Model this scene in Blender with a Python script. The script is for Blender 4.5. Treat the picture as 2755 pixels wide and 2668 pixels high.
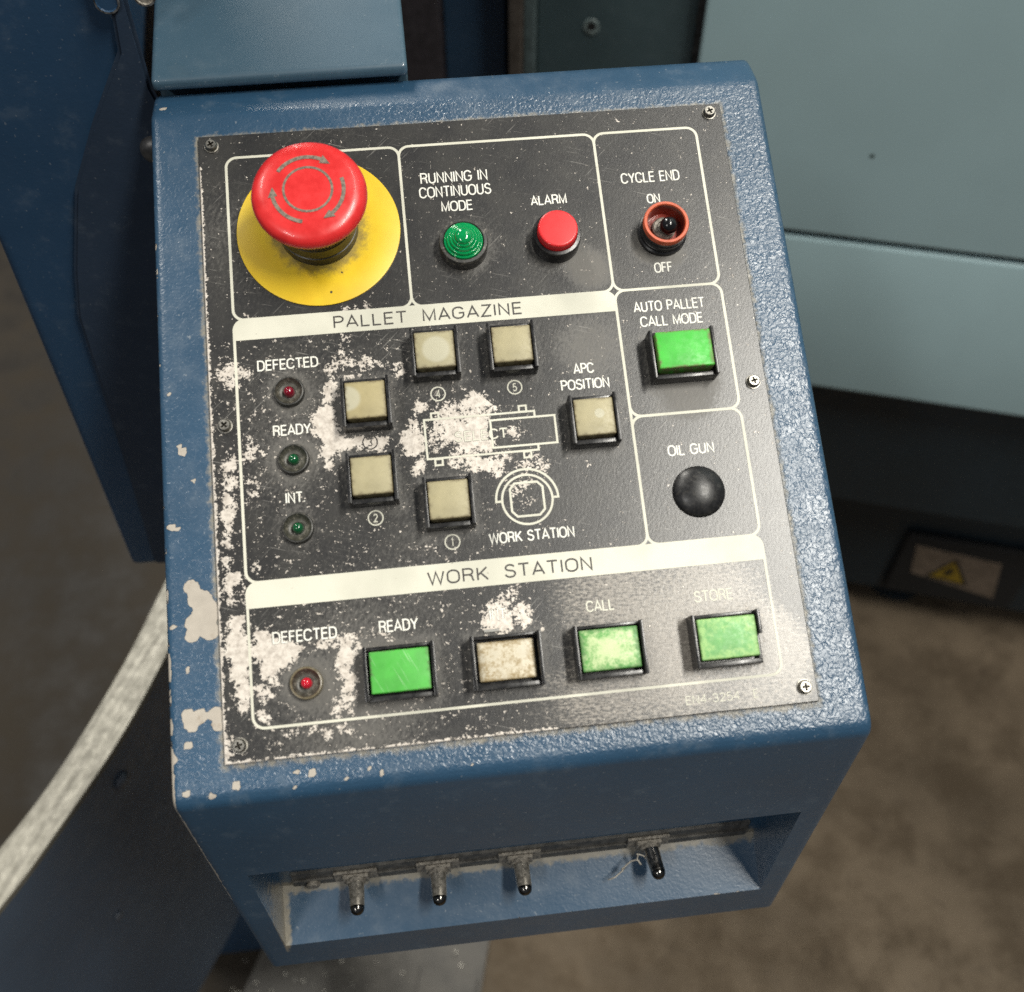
import bpy, bmesh, math, random
from mathutils import Vector, Matrix, noise as mnoise
from mathutils.geometry import tessellate_polygon

sc = bpy.context.scene
for o in list(bpy.data.objects):
    bpy.data.objects.remove(o)

# ------------------------------------------------------------------ camera, world, lamps, exposure
cam_d = bpy.data.cameras.new('camera')
cam = bpy.data.objects.new('camera', cam_d)
sc.collection.objects.link(cam)
cam_d.sensor_fit = 'HORIZONTAL'
cam_d.sensor_width = 36.0
cam_d.lens = 37.035
cam_d.clip_start = 0.02
cam_d.clip_end = 60.0
_R = Vector((0.9933, -0.1155, -0.0014)).normalized()
_F = Vector((0.0718, 0.6267, -0.7759)); _F = (_F - _R * _F.dot(_R)).normalized()
_U = _R.cross(_F)
cam.matrix_world = Matrix(((_R.x, _U.x, -_F.x, -0.0235), (_R.y, _U.y, -_F.y, -0.2629),
                           (_R.z, _U.z, -_F.z, 1.2729), (0, 0, 0, 1)))
cam_d.dof.use_dof = True
cam_d.dof.focus_distance = 0.41
cam_d.dof.aperture_fstop = 9.5
sc.camera = cam

world = bpy.data.worlds.new('World')
sc.world = world
world.use_nodes = True
wb = world.node_tree.nodes['Background']
wb.inputs['Color'].default_value = (0.80, 0.88, 1.0, 1)
wb.inputs['Strength'].default_value = 0.09


def tube_or_fill_lamp(name, x, y, z, sx, sy, watts, col=(1.0, 0.965, 0.88)):
    ld = bpy.data.lights.new(name, 'AREA')
    ld.shape = 'RECTANGLE'
    ld.size = sx
    ld.size_y = sy
    ld.energy = watts
    ld.color = col
    lo = bpy.data.objects.new(name, ld)
    lo.location = (x, y, z)
    sc.collection.objects.link(lo)
    return lo


tube_or_fill_lamp('ceiling_or_fill_lamp', 1.12, -0.85, 3.5, 0.28, 1.50, 74)
tube_or_fill_lamp('ceiling_or_fill_lamp', 1.00, 0.70, 3.5, 0.22, 1.0, 6)
tube_or_fill_lamp('ceiling_or_fill_lamp', -0.92, 2.30, 3.5, 0.60, 1.30, 84)
tube_or_fill_lamp('ceiling_or_fill_lamp', -1.05, 4.30, 3.5, 0.30, 1.30, 40)
tube_or_fill_lamp('ceiling_or_fill_lamp', -1.50, 1.15, 3.5, 0.25, 1.1, 40)  # added fill, no known fixture: lifts the panel without a glare on it
tube_or_fill_lamp('ceiling_or_fill_lamp', -1.70, -2.30, 3.5, 0.30, 1.30, 30, (1.0, 0.98, 0.94))  # added front-left fill that brightens the teal wall, post and guard

sc.render.engine = 'CYCLES'
sc.view_settings.view_transform = 'Standard'
sc.view_settings.look = 'None'
sc.view_settings.exposure = 0.42
sc.view_settings.gamma = 1.0
sc.view_settings.use_curve_mapping = False
sc.cycles.max_bounces = 6
sc.cycles.use_denoising = False
sc.cycles.sample_clamp_direct = 6.0
sc.cycles.sample_clamp_indirect = 3.0

# ------------------------------------------------------------------ node helpers


class Mat:
    """A small wrapper that strings shader nodes together."""

    def __init__(self, name, rough=0.5, metallic=0.0, spec=0.5):
        self.m = bpy.data.materials.new(name)
        self.m.use_nodes = True
        self.nt = self.m.node_tree
        self.N = self.nt.nodes
        self.b = self.N['Principled BSDF']
        self.b.inputs['Roughness'].default_value = rough
        self.b.inputs['Metallic'].default_value = metallic
        self.b.inputs['Specular IOR Level'].default_value = spec
        self._co = None

    def put(self, sock, v):
        if isinstance(v, bpy.types.NodeSocket):
            self.nt.links.new(v, sock)
        elif isinstance(v, tuple) and sock.type == 'RGBA' and len(v) == 3:
            sock.default_value = (*v, 1)
        else:
            sock.default_value = v

    def co(self):
        if self._co is None:
            self._co = self.N.new('ShaderNodeTexCoord').outputs['Object']
        return self._co

    def mapped(self, scale=(1, 1, 1), rot=(0, 0, 0)):
        a = self.N.new('ShaderNodeMapping')          # turn first, then stretch
        self.put(a.inputs['Vector'], self.co())
        a.inputs['Rotation'].default_value = rot
        n = self.N.new('ShaderNodeMapping')
        self.put(n.inputs['Vector'], a.outputs[0])
        n.inputs['Scale'].default_value = scale
        return n.outputs[0]

    def noise(self, scale, detail=3.0, rough=0.55, dist=0.0, vec=None):
        n = self.N.new('ShaderNodeTexNoise')
        self.put(n.inputs['Vector'], vec if vec is not None else self.co())
        n.inputs['Scale'].default_value = scale
        n.inputs['Detail'].default_value = detail
        n.inputs['Roughness'].default_value = rough
        n.inputs['Distortion'].default_value = dist
        return n.outputs['Fac']

    def voronoi(self, scale, feature='F1', vec=None):
        n = self.N.new('ShaderNodeTexVoronoi')
        n.feature = feature
        self.put(n.inputs['Vector'], vec if vec is not None else self.co())
        n.inputs['Scale'].default_value = scale
        return n.outputs['Distance']

    def attr(self, name):
        n = self.N.new('ShaderNodeAttribute')
        n.attribute_name = name
        return n.outputs['Fac']

    def math(self, op, a, b=0.0, c=None):
        n = self.N.new('ShaderNodeMath')
        n.operation = op
        self.put(n.inputs[0], a)
        self.put(n.inputs[1], b)
        if c is not None:
            self.put(n.inputs[2], c)
        return n.outputs[0]

    def ramp(self, fac, lo, hi, a=0.0, b=1.0):
        n = self.N.new('ShaderNodeMapRange')
        n.interpolation_type = 'SMOOTHSTEP'
        self.put(n.inputs['Value'], fac)
        n.inputs['From Min'].default_value = lo
        n.inputs['From Max'].default_value = hi
        n.inputs['To Min'].default_value = a
        n.inputs['To Max'].default_value = b
        return n.outputs['Result']

    def mix(self, fac, a, b):
        n = self.N.new('ShaderNodeMix')
        n.data_type = 'RGBA'
        self.put(n.inputs[0], fac)
        self.put(n.inputs[6], a)
        self.put(n.inputs[7], b)
        return n.outputs[2]

    def sep(self, vec=None):
        n = self.N.new('ShaderNodeSeparateXYZ')
        self.put(n.inputs[0], vec if vec is not None else self.co())
        return n.outputs

    def bump(self, height, strength=0.3, dist=0.0005, prev=None):
        n = self.N.new('ShaderNodeBump')
        n.inputs['Strength'].default_value = strength
        n.inputs['Distance'].default_value = dist
        self.put(n.inputs['Height'], height)
        if prev is not None:
            self.put(n.inputs['Normal'], prev)
        return n.outputs[0]

    def out(self, color=None, rough=None, metallic=None, normal=None, **kw):
        for k, v in (('Base Color', color), ('Roughness', rough), ('Metallic', metallic), ('Normal', normal)):
            if v is not None:
                self.put(self.b.inputs[k], v)
        for k, v in kw.items():
            self.put(self.b.inputs[k.replace('_', ' ')], v)
        return self.m


def blue_paint(name, base, tex=1.0, chip=(0.50, 0.45, 0.38), rough=0.36, fleck=0.5, dirt=(0.36, 0.32, 0.24), mott=1.22, coat=None, coat_rough=0.32):
    """Orange-peel enamel on sheet metal: chipped where the 'wear' attribute says so, dirty where 'dirt' does."""
    M = Mat(name, rough)
    big = M.noise(9, 3, 0.6)
    fine = M.noise(95, 4, 0.62)
    col = M.mix(M.ramp(big, 0.3, 0.7), base, tuple(c * mott for c in base))
    col = M.mix(M.ramp(fine, 0.54, 0.74, 0, 0.20 * fleck), col, (0.30, 0.34, 0.36))
    spk = M.noise(620, 2, 0.5)
    col = M.mix(M.ramp(spk, 0.68, 0.76, 0, 0.45 * fleck), col, (0.55, 0.56, 0.54))
    n1 = M.noise(170, 5, 0.62)
    w = M.math('ADD', M.attr('wear'), M.math('MULTIPLY', M.math('SUBTRACT', n1, 0.5), 1.15))
    cm = M.ramp(w, 0.50, 0.53)
    ccol = M.mix(M.noise(260, 3), chip, tuple(c * 0.72 for c in chip))
    ccol = M.mix(M.ramp(M.noise(140, 4, 0.7), 0.55, 0.72, 0, 0.55), ccol, (0.26, 0.20, 0.14))
    dn = M.math('ADD', M.attr('dirt'), M.math('MULTIPLY', M.math('SUBTRACT', M.noise(330, 4, 0.7), 0.5), 1.2))
    dm = M.ramp(dn, 0.34, 0.78, 0, 0.85)
    dcol = M.mix(M.noise(500, 3), dirt, tuple(c * 0.5 for c in dirt))
    col = M.mix(dm, col, dcol)
    col = M.mix(cm, col, ccol)
    peel = M.noise(700, 1.2, 0.42, 0.8)
    peel2 = M.noise(380, 1.0, 0.4, 0.5)
    h = M.math('ADD', peel, M.math('MULTIPLY', peel2, 0.6))
    h = M.math('MULTIPLY', h, M.math('SUBTRACT', 1.0, M.math('MAXIMUM', cm, M.math('MULTIPLY', dm, 0.6))))
    h = M.math('MULTIPLY', h, M.math('SUBTRACT', 1.0, M.attr('smooth')))
    nrm = M.bump(h, 1.0 * tex, 0.00032)
    nrm = M.bump(M.math('SUBTRACT', 1.0, cm), 0.8, 0.0006, nrm)
    r = M.math('ADD', M.ramp(fine, 0.35, 0.7, rough - 0.05, rough + 0.10), M.math('MULTIPLY', M.math('MAXIMUM', cm, dm), 0.25))
    return M.out(col, r, None, nrm, Coat_Weight=0.62 * tex if coat is None else coat, Coat_Roughness=coat_rough, Coat_IOR=1.55, Coat_Normal=nrm)


def plain(name, col, rough=0.5, metallic=0.0, var=0.25, nscale=120, bump=0.12, spec=0.5, dust=0.0, **kw):
    M = Mat(name, rough, metallic, spec)
    n = M.noise(nscale, 4, 0.6)
    c = M.mix(M.ramp(n, 0.3, 0.7), tuple(x * (1 - var) for x in col), tuple(min(1, x * (1 + var * 0.6)) for x in col))
    if dust:
        d = M.noise(700, 4, 0.7)
        c = M.mix(M.ramp(d, 0.50, 0.72, 0, dust), c, (0.33, 0.30, 0.24))
    r = M.ramp(n, 0.3, 0.7, max(0.03, rough - 0.06), rough + 0.08)
    return M.out(c, r, None, M.bump(M.noise(nscale * 5, 3), bump, 0.0002), **kw)


# --- the black face plate
def plate_material():
    M = Mat('black_anodised_plate', 0.36)
    fine = M.noise(900, 4, 0.75, vec=M.mapped((1.0, 0.55, 1), (0, 0, 0.35)))
    mid = M.noise(70, 4, 0.6)
    big = M.noise(22, 3, 0.6)
    base = M.mix(M.ramp(mid, 0.3, 0.7), (0.017, 0.017, 0.018), (0.034, 0.033, 0.031))
    # fine pale dust, thicker where the 'dirt' attribute is high
    dn = M.math('ADD', M.math('MULTIPLY', M.math('SUBTRACT', fine, 0.5), 1.25),
                M.math('ADD', M.math('MULTIPLY', M.math('SUBTRACT', big, 0.5), 0.55), M.attr('dirt')))
    dm = M.ramp(dn, -0.02, 0.72, 0.02, 0.70)
    base = M.mix(dm, base, (0.160, 0.150, 0.132))
    # scratches: long thin noise streaks in two directions
    s1 = M.noise(60, 2, 0.5, vec=M.mapped((1.0, 30, 1), (0, 0, 0.30)))
    s2 = M.noise(50, 2, 0.5, vec=M.mapped((1.0, 34, 1), (0, 0, -0.75)))
    gate = M.ramp(M.noise(26, 2), 0.42, 0.60)
    sm = M.math('MULTIPLY', M.math('MAXIMUM', M.ramp(s1, 0.66, 0.72), M.ramp(s2, 0.66, 0.72)), gate)
    base = M.mix(M.math('MULTIPLY', sm, 0.65), base, (0.26, 0.25, 0.23))
    # scuffed area: coating rubbed thin, metal grinning through as speckle and brushed streaks
    sc_ = M.attr('scuff')
    st = M.noise(70, 5, 0.75, vec=M.mapped((1.0, 14, 1), (0, 0, 0.06)))
    sp = M.noise(950, 5, 0.72, vec=M.mapped((0.6, 1.25, 1), (0, 0, 0.06)))
    sv = M.math('ADD', sc_, M.math('ADD', M.math('MULTIPLY', M.math('SUBTRACT', st, 0.5), 0.55),
                                   M.math('MULTIPLY', M.math('SUBTRACT', sp, 0.5), 1.9)))
    sfm = M.ramp(sv, 0.28, 0.75, 0, 0.95)
    sfm = M.math('MULTIPLY', sfm, M.ramp(sc_, 0.02, 0.3))
    base = M.mix(sfm, base, M.mix(M.ramp(sp, 0.36, 0.64), (0.155, 0.140, 0.120), (0.30, 0.272, 0.235)))
    # bare patches
    n0 = M.noise(230, 3, 0.6)
    n1 = M.noise(620, 5, 0.62, 0.25)
    n2 = M.noise(1500, 3, 0.6)
    w0 = M.math('ADD', M.math('ADD', M.attr('wear'), M.ramp(M.attr('wear'), 0.72, 0.98, 0, 0.38)), M.math('MULTIPLY', M.math('SUBTRACT', n0, 0.5), 1.1))
    w = M.math('ADD', w0, M.math('ADD', M.math('MULTIPLY', M.math('SUBTRACT', n1, 0.5), 2.3),
                                             M.math('MULTIPLY', M.math('SUBTRACT', n2, 0.5), 1.5)))
    cm = M.ramp(w, 0.495, 0.525)
    # a few lone flecks anywhere
    lone = M.ramp(M.noise(640, 2, 0.5), 0.765, 0.79)
    cm = M.math('MAXIMUM', cm, lone)
    bare = M.mix(M.ramp(M.noise(420, 4, 0.7), 0.32, 0.62), (0.46, 0.41, 0.355), (0.72, 0.66, 0.585))
    col = M.mix(cm, base, bare)
    nrm = M.bump(fine, 0.22, 0.00022)
    nrm = M.bump(M.math('SUBTRACT', 1.0, cm), 0.55, 0.00022, nrm)
    r = M.ramp(dm, 0.0, 0.8, 0.30, 0.62)
    r = M.math('ADD', r, M.math('MULTIPLY', cm, 0.12))
    return M.out(col, r, M.math('MULTIPLY', cm, 0.10), nrm, Coat_Weight=0.35, Coat_Roughness=0.36, Coat_Normal=nrm)


def print_material(name, lo, hi):
    M = Mat(name, 0.45)
    n = M.noise(420, 4, 0.7)
    c = M.mix(M.ramp(M.noise(40, 3), 0.35, 0.65), lo, hi)
    c = M.mix(M.ramp(n, 0.66, 0.74, 0, 0.6), c, (0.20, 0.18, 0.14))
    return M.out(c, 0.5, None, M.bump(n, 0.1, 0.0001))


def cap_material(name, col, worn=None, worn_amt=0.0, hx=0.0072, hy=0.007, dirt=(0.085, 0.060, 0.026), edge=0.84, rough=0.38,
                 blotch=0.0, scratch=0.0, wscale=260, centre=0.0, soft=0.0, spot=None):
    """Moulded translucent button cap, grimy round its rim."""
    M = Mat(name, rough)
    s = M.sep()
    ex = M.math('DIVIDE', M.math('ABSOLUTE', s[0]), hx)
    ey = M.math('DIVIDE', M.math('ABSOLUTE', s[1]), hy)
    n = M.noise(380, 4, 0.7)
    e = M.math('ADD', M.math('MAXIMUM', ex, ey), M.math('MULTIPLY', M.math('SUBTRACT', n, 0.5), 0.50))
    em = M.ramp(e, edge - 0.06, 1.04)
    c = M.mix(M.ramp(M.noise(110, 3), 0.3, 0.7), tuple(x * 0.86 for x in col), tuple(min(1, x * 1.1) for x in col))
    if blotch:
        d = M.noise(95, 2, 0.4)
        c = M.mix(M.ramp(d, 0.52, 0.62, 0, blotch), c, (0.54, 0.52, 0.40))
    if spot:
        dx = M.math('SUBTRACT', s[0], spot[0])
        dy = M.math('SUBTRACT', s[1], spot[1])
        dd = M.math('SQRT', M.math('ADD', M.math('MULTIPLY', dx, dx), M.math('MULTIPLY', dy, dy)))
        c = M.mix(M.ramp(dd, spot[2] * 0.8, spot[2] * 1.12, 0.75, 0.0), c, (0.50, 0.48, 0.36))
    if worn:
        w = M.math('ADD', M.noise(wscale, 4, 0.65), M.math('MULTIPLY', M.math('SUBTRACT', M.noise(1300, 4, 0.7), 0.5), 0.6))
        if centre:
            w = M.math('ADD', w, M.math('MULTIPLY', M.math('SUBTRACT', 0.62, M.math('MAXIMUM', ex, ey)), centre))
        c = M.mix(M.ramp(w, 0.60 - worn_amt * 0.35 - soft, 0.74 - worn_amt * 0.25 + soft, 0, 0.9), c, worn)
    if scratch:
        s1 = M.noise(90, 2, 0.5, vec=M.mapped((1.0, 26, 1), (0, 0, 1.1)))
        c = M.mix(M.ramp(s1, 0.64, 0.74, 0, scratch), c, (0.6, 0.8, 0.55))
    c = M.mix(M.math('MULTIPLY', em, 0.85), c, dirt)
    r = M.ramp(n, 0.3, 0.7, rough, rough + 0.2)
    return M.out(c, r, None, M.bump(n, 0.2, 0.0002))


M_HOUS = blue_paint('blue_textured_enamel', (0.021, 0.062, 0.116), 1.0, rough=0.36)
M_SMOOTH = blue_paint('blue_smooth_enamel', (0.046, 0.070, 0.108), 0.15, fleck=0.15, rough=0.42)
M_POST = blue_paint('navy_enamel', (0.018, 0.049, 0.098), 0.15, fleck=0.3, rough=0.42)
M_GUS = blue_paint('dark_grey_enamel', (0.020, 0.034, 0.058), 0.2, fleck=0.3, rough=0.40)
M_ARM = blue_paint('arm_blue_enamel', (0.040, 0.082, 0.118), 0.06, fleck=0.2, rough=0.5, coat=0.8, coat_rough=0.05)
M_PLATE = plate_material()
M_PRINT = print_material('cream_screen_print', (0.60, 0.59, 0.49), (0.70, 0.685, 0.575))
M_TEXT = print_material('white_lettering', (0.78, 0.77, 0.69), (0.86, 0.85, 0.77))
M_PRINT_DARK = plain('dark_print', (0.055, 0.05, 0.045), 0.55, nscale=300, var=0.5)
M_BLACK = plain('black_plastic', (0.012, 0.012, 0.013), 0.28, nscale=220, dust=0.10)
M_BLACKG = plain('glossy_black_plastic', (0.008, 0.008, 0.009), 0.12, nscale=220)
M_RED = plain('red_plastic', (0.74, 0.028, 0.028), 0.32, nscale=180, var=0.12, bump=0.05, Coat_Weight=0.2)
M_REDK = plain('dark_red_rim', (0.10, 0.006, 0.008), 0.45, nscale=300)
M_YEL = None
M_COLLAR = plain('olive_black_collar', (0.028, 0.025, 0.012), 0.38, nscale=160, dust=0.12)
M_GREY = plain('grey_dirt_filled_marking', (0.225, 0.185, 0.145), 0.7, nscale=900, var=0.5, bump=0.4)
M_STEEL = plain('screw_steel', (0.34, 0.325, 0.29), 0.40, 1.0, nscale=400, var=0.35, bump=0.2)
M_CHROME = plain('worn_chrome', (0.40, 0.38, 0.35), 0.22, 1.0, nscale=420, var=0.45, bump=0.25)
M_DUSTY = plain('dusty_steel', (0.30, 0.275, 0.235), 0.55, 0.4, nscale=700, var=0.5, bump=0.35)
M_TEAL = blue_paint('teal_enamel', (0.37, 0.515, 0.545), 0.10, fleck=0.08, rough=0.42, mott=1.06)
M_TEALD = blue_paint('shaded_teal_enamel', (0.040, 0.066, 0.074), 0.2, fleck=0.1, rough=0.5)  # teal darkened to hold the shade on the inner door
M_BASE = blue_paint('charcoal_enamel', (0.008, 0.017, 0.024), 0.2, fleck=0.04, rough=0.55)
M_RUBBER = plain('black_rubber', (0.008, 0.008, 0.008), 0.8, nscale=200)


def yellow_material():
    M = Mat('yellow_plastic_ring', 0.42)
    s = M.sep()
    rr = M.math('SQRT', M.math('ADD', M.math('POWER', s[0], 2.0), M.math('POWER', s[1], 2.0)))
    n = M.noise(300, 5, 0.72)
    c = M.mix(M.ramp(M.noise(60, 3), 0.3, 0.7), (0.82, 0.53, 0.010), (0.88, 0.61, 0.016))
    g = M.math('ADD', M.ramp(rr, 0.0145, 0.0225, 0.52, 0.0), M.math('SUBTRACT', n, 0.55))
    c = M.mix(M.ramp(g, 0.06, 0.55, 0, 0.75), c, (0.16, 0.125, 0.055))
    c = M.mix(M.ramp(M.noise(150, 2), 0.735, 0.75), c, (0.05, 0.045, 0.02))
    return M.out(c, 0.42, None, M.bump(n, 0.1, 0.0002))


M_YEL = yellow_material()


def worn_rim_material():
    M = Mat('bare_worn_metal_rim', 0.42, 0.35)
    st = M.noise(60, 4, 0.65, vec=M.mapped((0.16, 4.5, 1), (0, 0, -1.12)))
    f = M.noise(170, 5, 0.7, vec=M.mapped((0.6, 1.0, 1), (0, 0, -1.12)))
    c = M.mix(M.ramp(st, 0.3, 0.7), (0.125, 0.118, 0.098), (0.225, 0.215, 0.18))
    c = M.mix(M.ramp(f, 0.58, 0.74, 0, 0.5), c, (0.12, 0.11, 0.08))
    return M.out(c, M.ramp(f, 0.3, 0.7, 0.40, 0.6), None, M.bump(f, 0.3, 0.0003))


M_RIM = worn_rim_material()


def floor_material():
    M = Mat('stained_concrete', 0.6, 0.0, 0.12)
    a = M.noise(3.2, 5, 0.62)
    b = M.noise(14, 5, 0.65)
    c = M.noise(90, 4, 0.7)
    s = M.sep()
    col = M.mix(M.ramp(a, 0.32, 0.68), (0.072, 0.055, 0.037), (0.150, 0.116, 0.080))
    col = M.mix(M.ramp(b, 0.42, 0.66, 0, 0.65), col, (0.058, 0.043, 0.028))
    col = M.mix(M.ramp(M.noise(34, 5, 0.72, 0.8), 0.56, 0.70, 0, 0.25), col, (0.035, 0.027, 0.02))
    col = M.mix(M.ramp(c, 0.62, 0.75, 0, 0.18), col, (0.24, 0.20, 0.14))
    # the floor colour gets darker to the left of the console
    left_dark = M.math('ADD', M.ramp(s[0], -0.42, 0.02, 1.0, 0.0), M.math('MULTIPLY', M.math('SUBTRACT', a, 0.5), 1.0))
    col = M.mix(M.ramp(left_dark, 0.3, 0.8, 0, 0.94), col, M.mix(M.ramp(b, 0.35, 0.7), (0.009, 0.0075, 0.006), (0.024, 0.019, 0.013)))
    wet = M.ramp(left_dark, 0.3, 0.8)
    return M.out(col, M.math('SUBTRACT', M.ramp(b, 0.3, 0.7, 0.58, 0.85), M.math('MULTIPLY', wet, 0.12)), None, M.bump(b, 0.35, 0.004), Specular_IOR_Level=M.math('ADD', 0.14, M.math('MULTIPLY', wet, 0.02)))


M_FLOOR = floor_material()

# ------------------------------------------------------------------ object helpers
MM = 0.001
TH = math.radians(26.0)
CT, ST = math.cos(TH), math.sin(TH)


def mesh_obj(name, bm, mat, parent=None, loc=(0, 0, 0), rot=(0, 0, 0), smooth=35, recalc=True):
    if recalc:
        bmesh.ops.recalc_face_normals(bm, faces=bm.faces[:])
    me = bpy.data.meshes.new(name)
    bm.to_mesh(me)
    bm.free()
    mats = mat if isinstance(mat, (list, tuple)) else [mat]
    for m in mats:
        me.materials.append(m)
    if smooth:
        me.polygons.foreach_set('use_smooth', [True] * len(me.polygons))
        me.set_sharp_from_angle(angle=math.radians(smooth))
    o = bpy.data.objects.new(name, me)
    sc.collection.objects.link(o)
    if parent:
        o.parent = parent
    o.location = loc
    o.rotation_euler = rot
    return o


def empty(name, loc, label, cat, rz=0.0, group=None):
    o = bpy.data.objects.new(name, None)
    o.empty_display_size = 0.05
    sc.collection.objects.link(o)
    o.location = loc
    o.rotation_euler = (0, 0, rz)
    o['label'] = label
    o['category'] = cat
    if group:
        o['group'] = group
    return o


def tag(o, label, cat, group=None):
    o['label'] = label
    o['category'] = cat
    if group:
        o['group'] = group
    return o


def note(o, label):
    o['label'] = label
    return o


def box(bm, x0, x1, y0, y1, z0, z1, mi=0):
    v = [bm.verts.new((x * MM, y * MM, z * MM)) for x in (x0, x1) for y in (y0, y1) for z in (z0, z1)]
    for q in ((0, 1, 3, 2), (4, 6, 7, 5), (0, 4, 5, 1), (2, 3, 7, 6), (0, 2, 6, 4), (1, 5, 7, 3)):
        bm.faces.new([v[i] for i in q]).material_index = mi
    return v


def bevel_all(bm, w, seg=2):
    bmesh.ops.recalc_face_normals(bm, faces=bm.faces[:])
    bmesh.ops.bevel(bm, geom=bm.edges[:], offset=w * MM, segments=seg, profile=0.6, affect='EDGES', clamp_overlap=True)


def lathe(bm, prof, n=48, mi=0, cx=0.0, cy=0.0, close_top=True):
    """Revolve (r, z) pairs in mm about the local Z axis."""
    rings = []
    for r, z in prof:
        if r < 1e-4:
            rings.append([bm.verts.new((cx * MM, cy * MM, z * MM))])
        else:
            rings.append([bm.verts.new(((cx + r * math.cos(2 * math.pi * i / n)) * MM,
                                        (cy + r * math.sin(2 * math.pi * i / n)) * MM, z * MM)) for i in range(n)])
    for A, B in zip(rings, rings[1:]):
        for i in range(n):
            j = (i + 1) % n
            if len(A) == 1 and len(B) == 1:
                continue
            if len(A) == 1:
                f = bm.faces.new((A[0], B[i], B[j]))
            elif len(B) == 1:
                f = bm.faces.new((A[i], A[j], B[0]))
            else:
                f = bm.faces.new((A[i], A[j], B[j], B[i]))
            f.material_index = mi
    return rings


def prism(bm, pts, z0, z1, mi=0):
    """Extrude a closed outline of (x, y) mm from z0 to z1."""
    lo = [bm.verts.new((x * MM, y * MM, z0 * MM)) for x, y in pts]
    hi = [bm.verts.new((x * MM, y * MM, z1 * MM)) for x, y in pts]
    n = len(pts)
    fs = [bm.faces.new(hi), bm.faces.new(lo[::-1])]
    for i in range(n):
        j = (i + 1) % n
        fs.append(bm.faces.new((lo[i], lo[j], hi[j], hi[i])))
    for f in fs:
        f.material_index = mi


def ribbon(bm, pts, w, z, closed=False):
    """A flat mitred stroke through (x, y) mm points."""
    pts = [p for i, p in enumerate(pts) if i == 0 or abs(p[0] - pts[i - 1][0]) + abs(p[1] - pts[i - 1][1]) > 1e-5]
    n = len(pts)
    L, Rr = [], []
    for i in range(n):
        p = Vector(pts[i])
        a = Vector(pts[i - 1]) if (i > 0 or closed) else None
        b = Vector(pts[(i + 1) % n]) if (i < n - 1 or closed) else None
        d1 = (p - a).normalized() if a is not None and (p - a).length > 1e-6 else None
        d2 = (b - p).normalized() if b is not None and (b - p).length > 1e-6 else None
        if d1 is None:
            d1 = d2
        if d2 is None:
            d2 = d1
        t = d1 + d2
        t = t.normalized() if t.length > 1e-4 else d1
        nn = Vector((-t.y, t.x))
        k = max(0.45, nn.dot(Vector((-d1.y, d1.x))))
        off = nn * (w / 2 / k)
        L.append(bm.verts.new(((p.x + off.x) * MM, (p.y + off.y) * MM, z * MM)))
        Rr.append(bm.verts.new(((p.x - off.x) * MM, (p.y - off.y) * MM, z * MM)))
    m = n if closed else n - 1
    for i in range(m):
        j = (i + 1) % n
        bm.faces.new((L[i], Rr[i], Rr[j], L[j]))


def arc(cx, cy, rx, ry, a0, a1, n=10):
    return [(cx + rx * math.cos(math.radians(a0 + (a1 - a0) * i / n)),
             cy + ry * math.sin(math.radians(a0 + (a1 - a0) * i / n))) for i in range(n + 1)]


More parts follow.
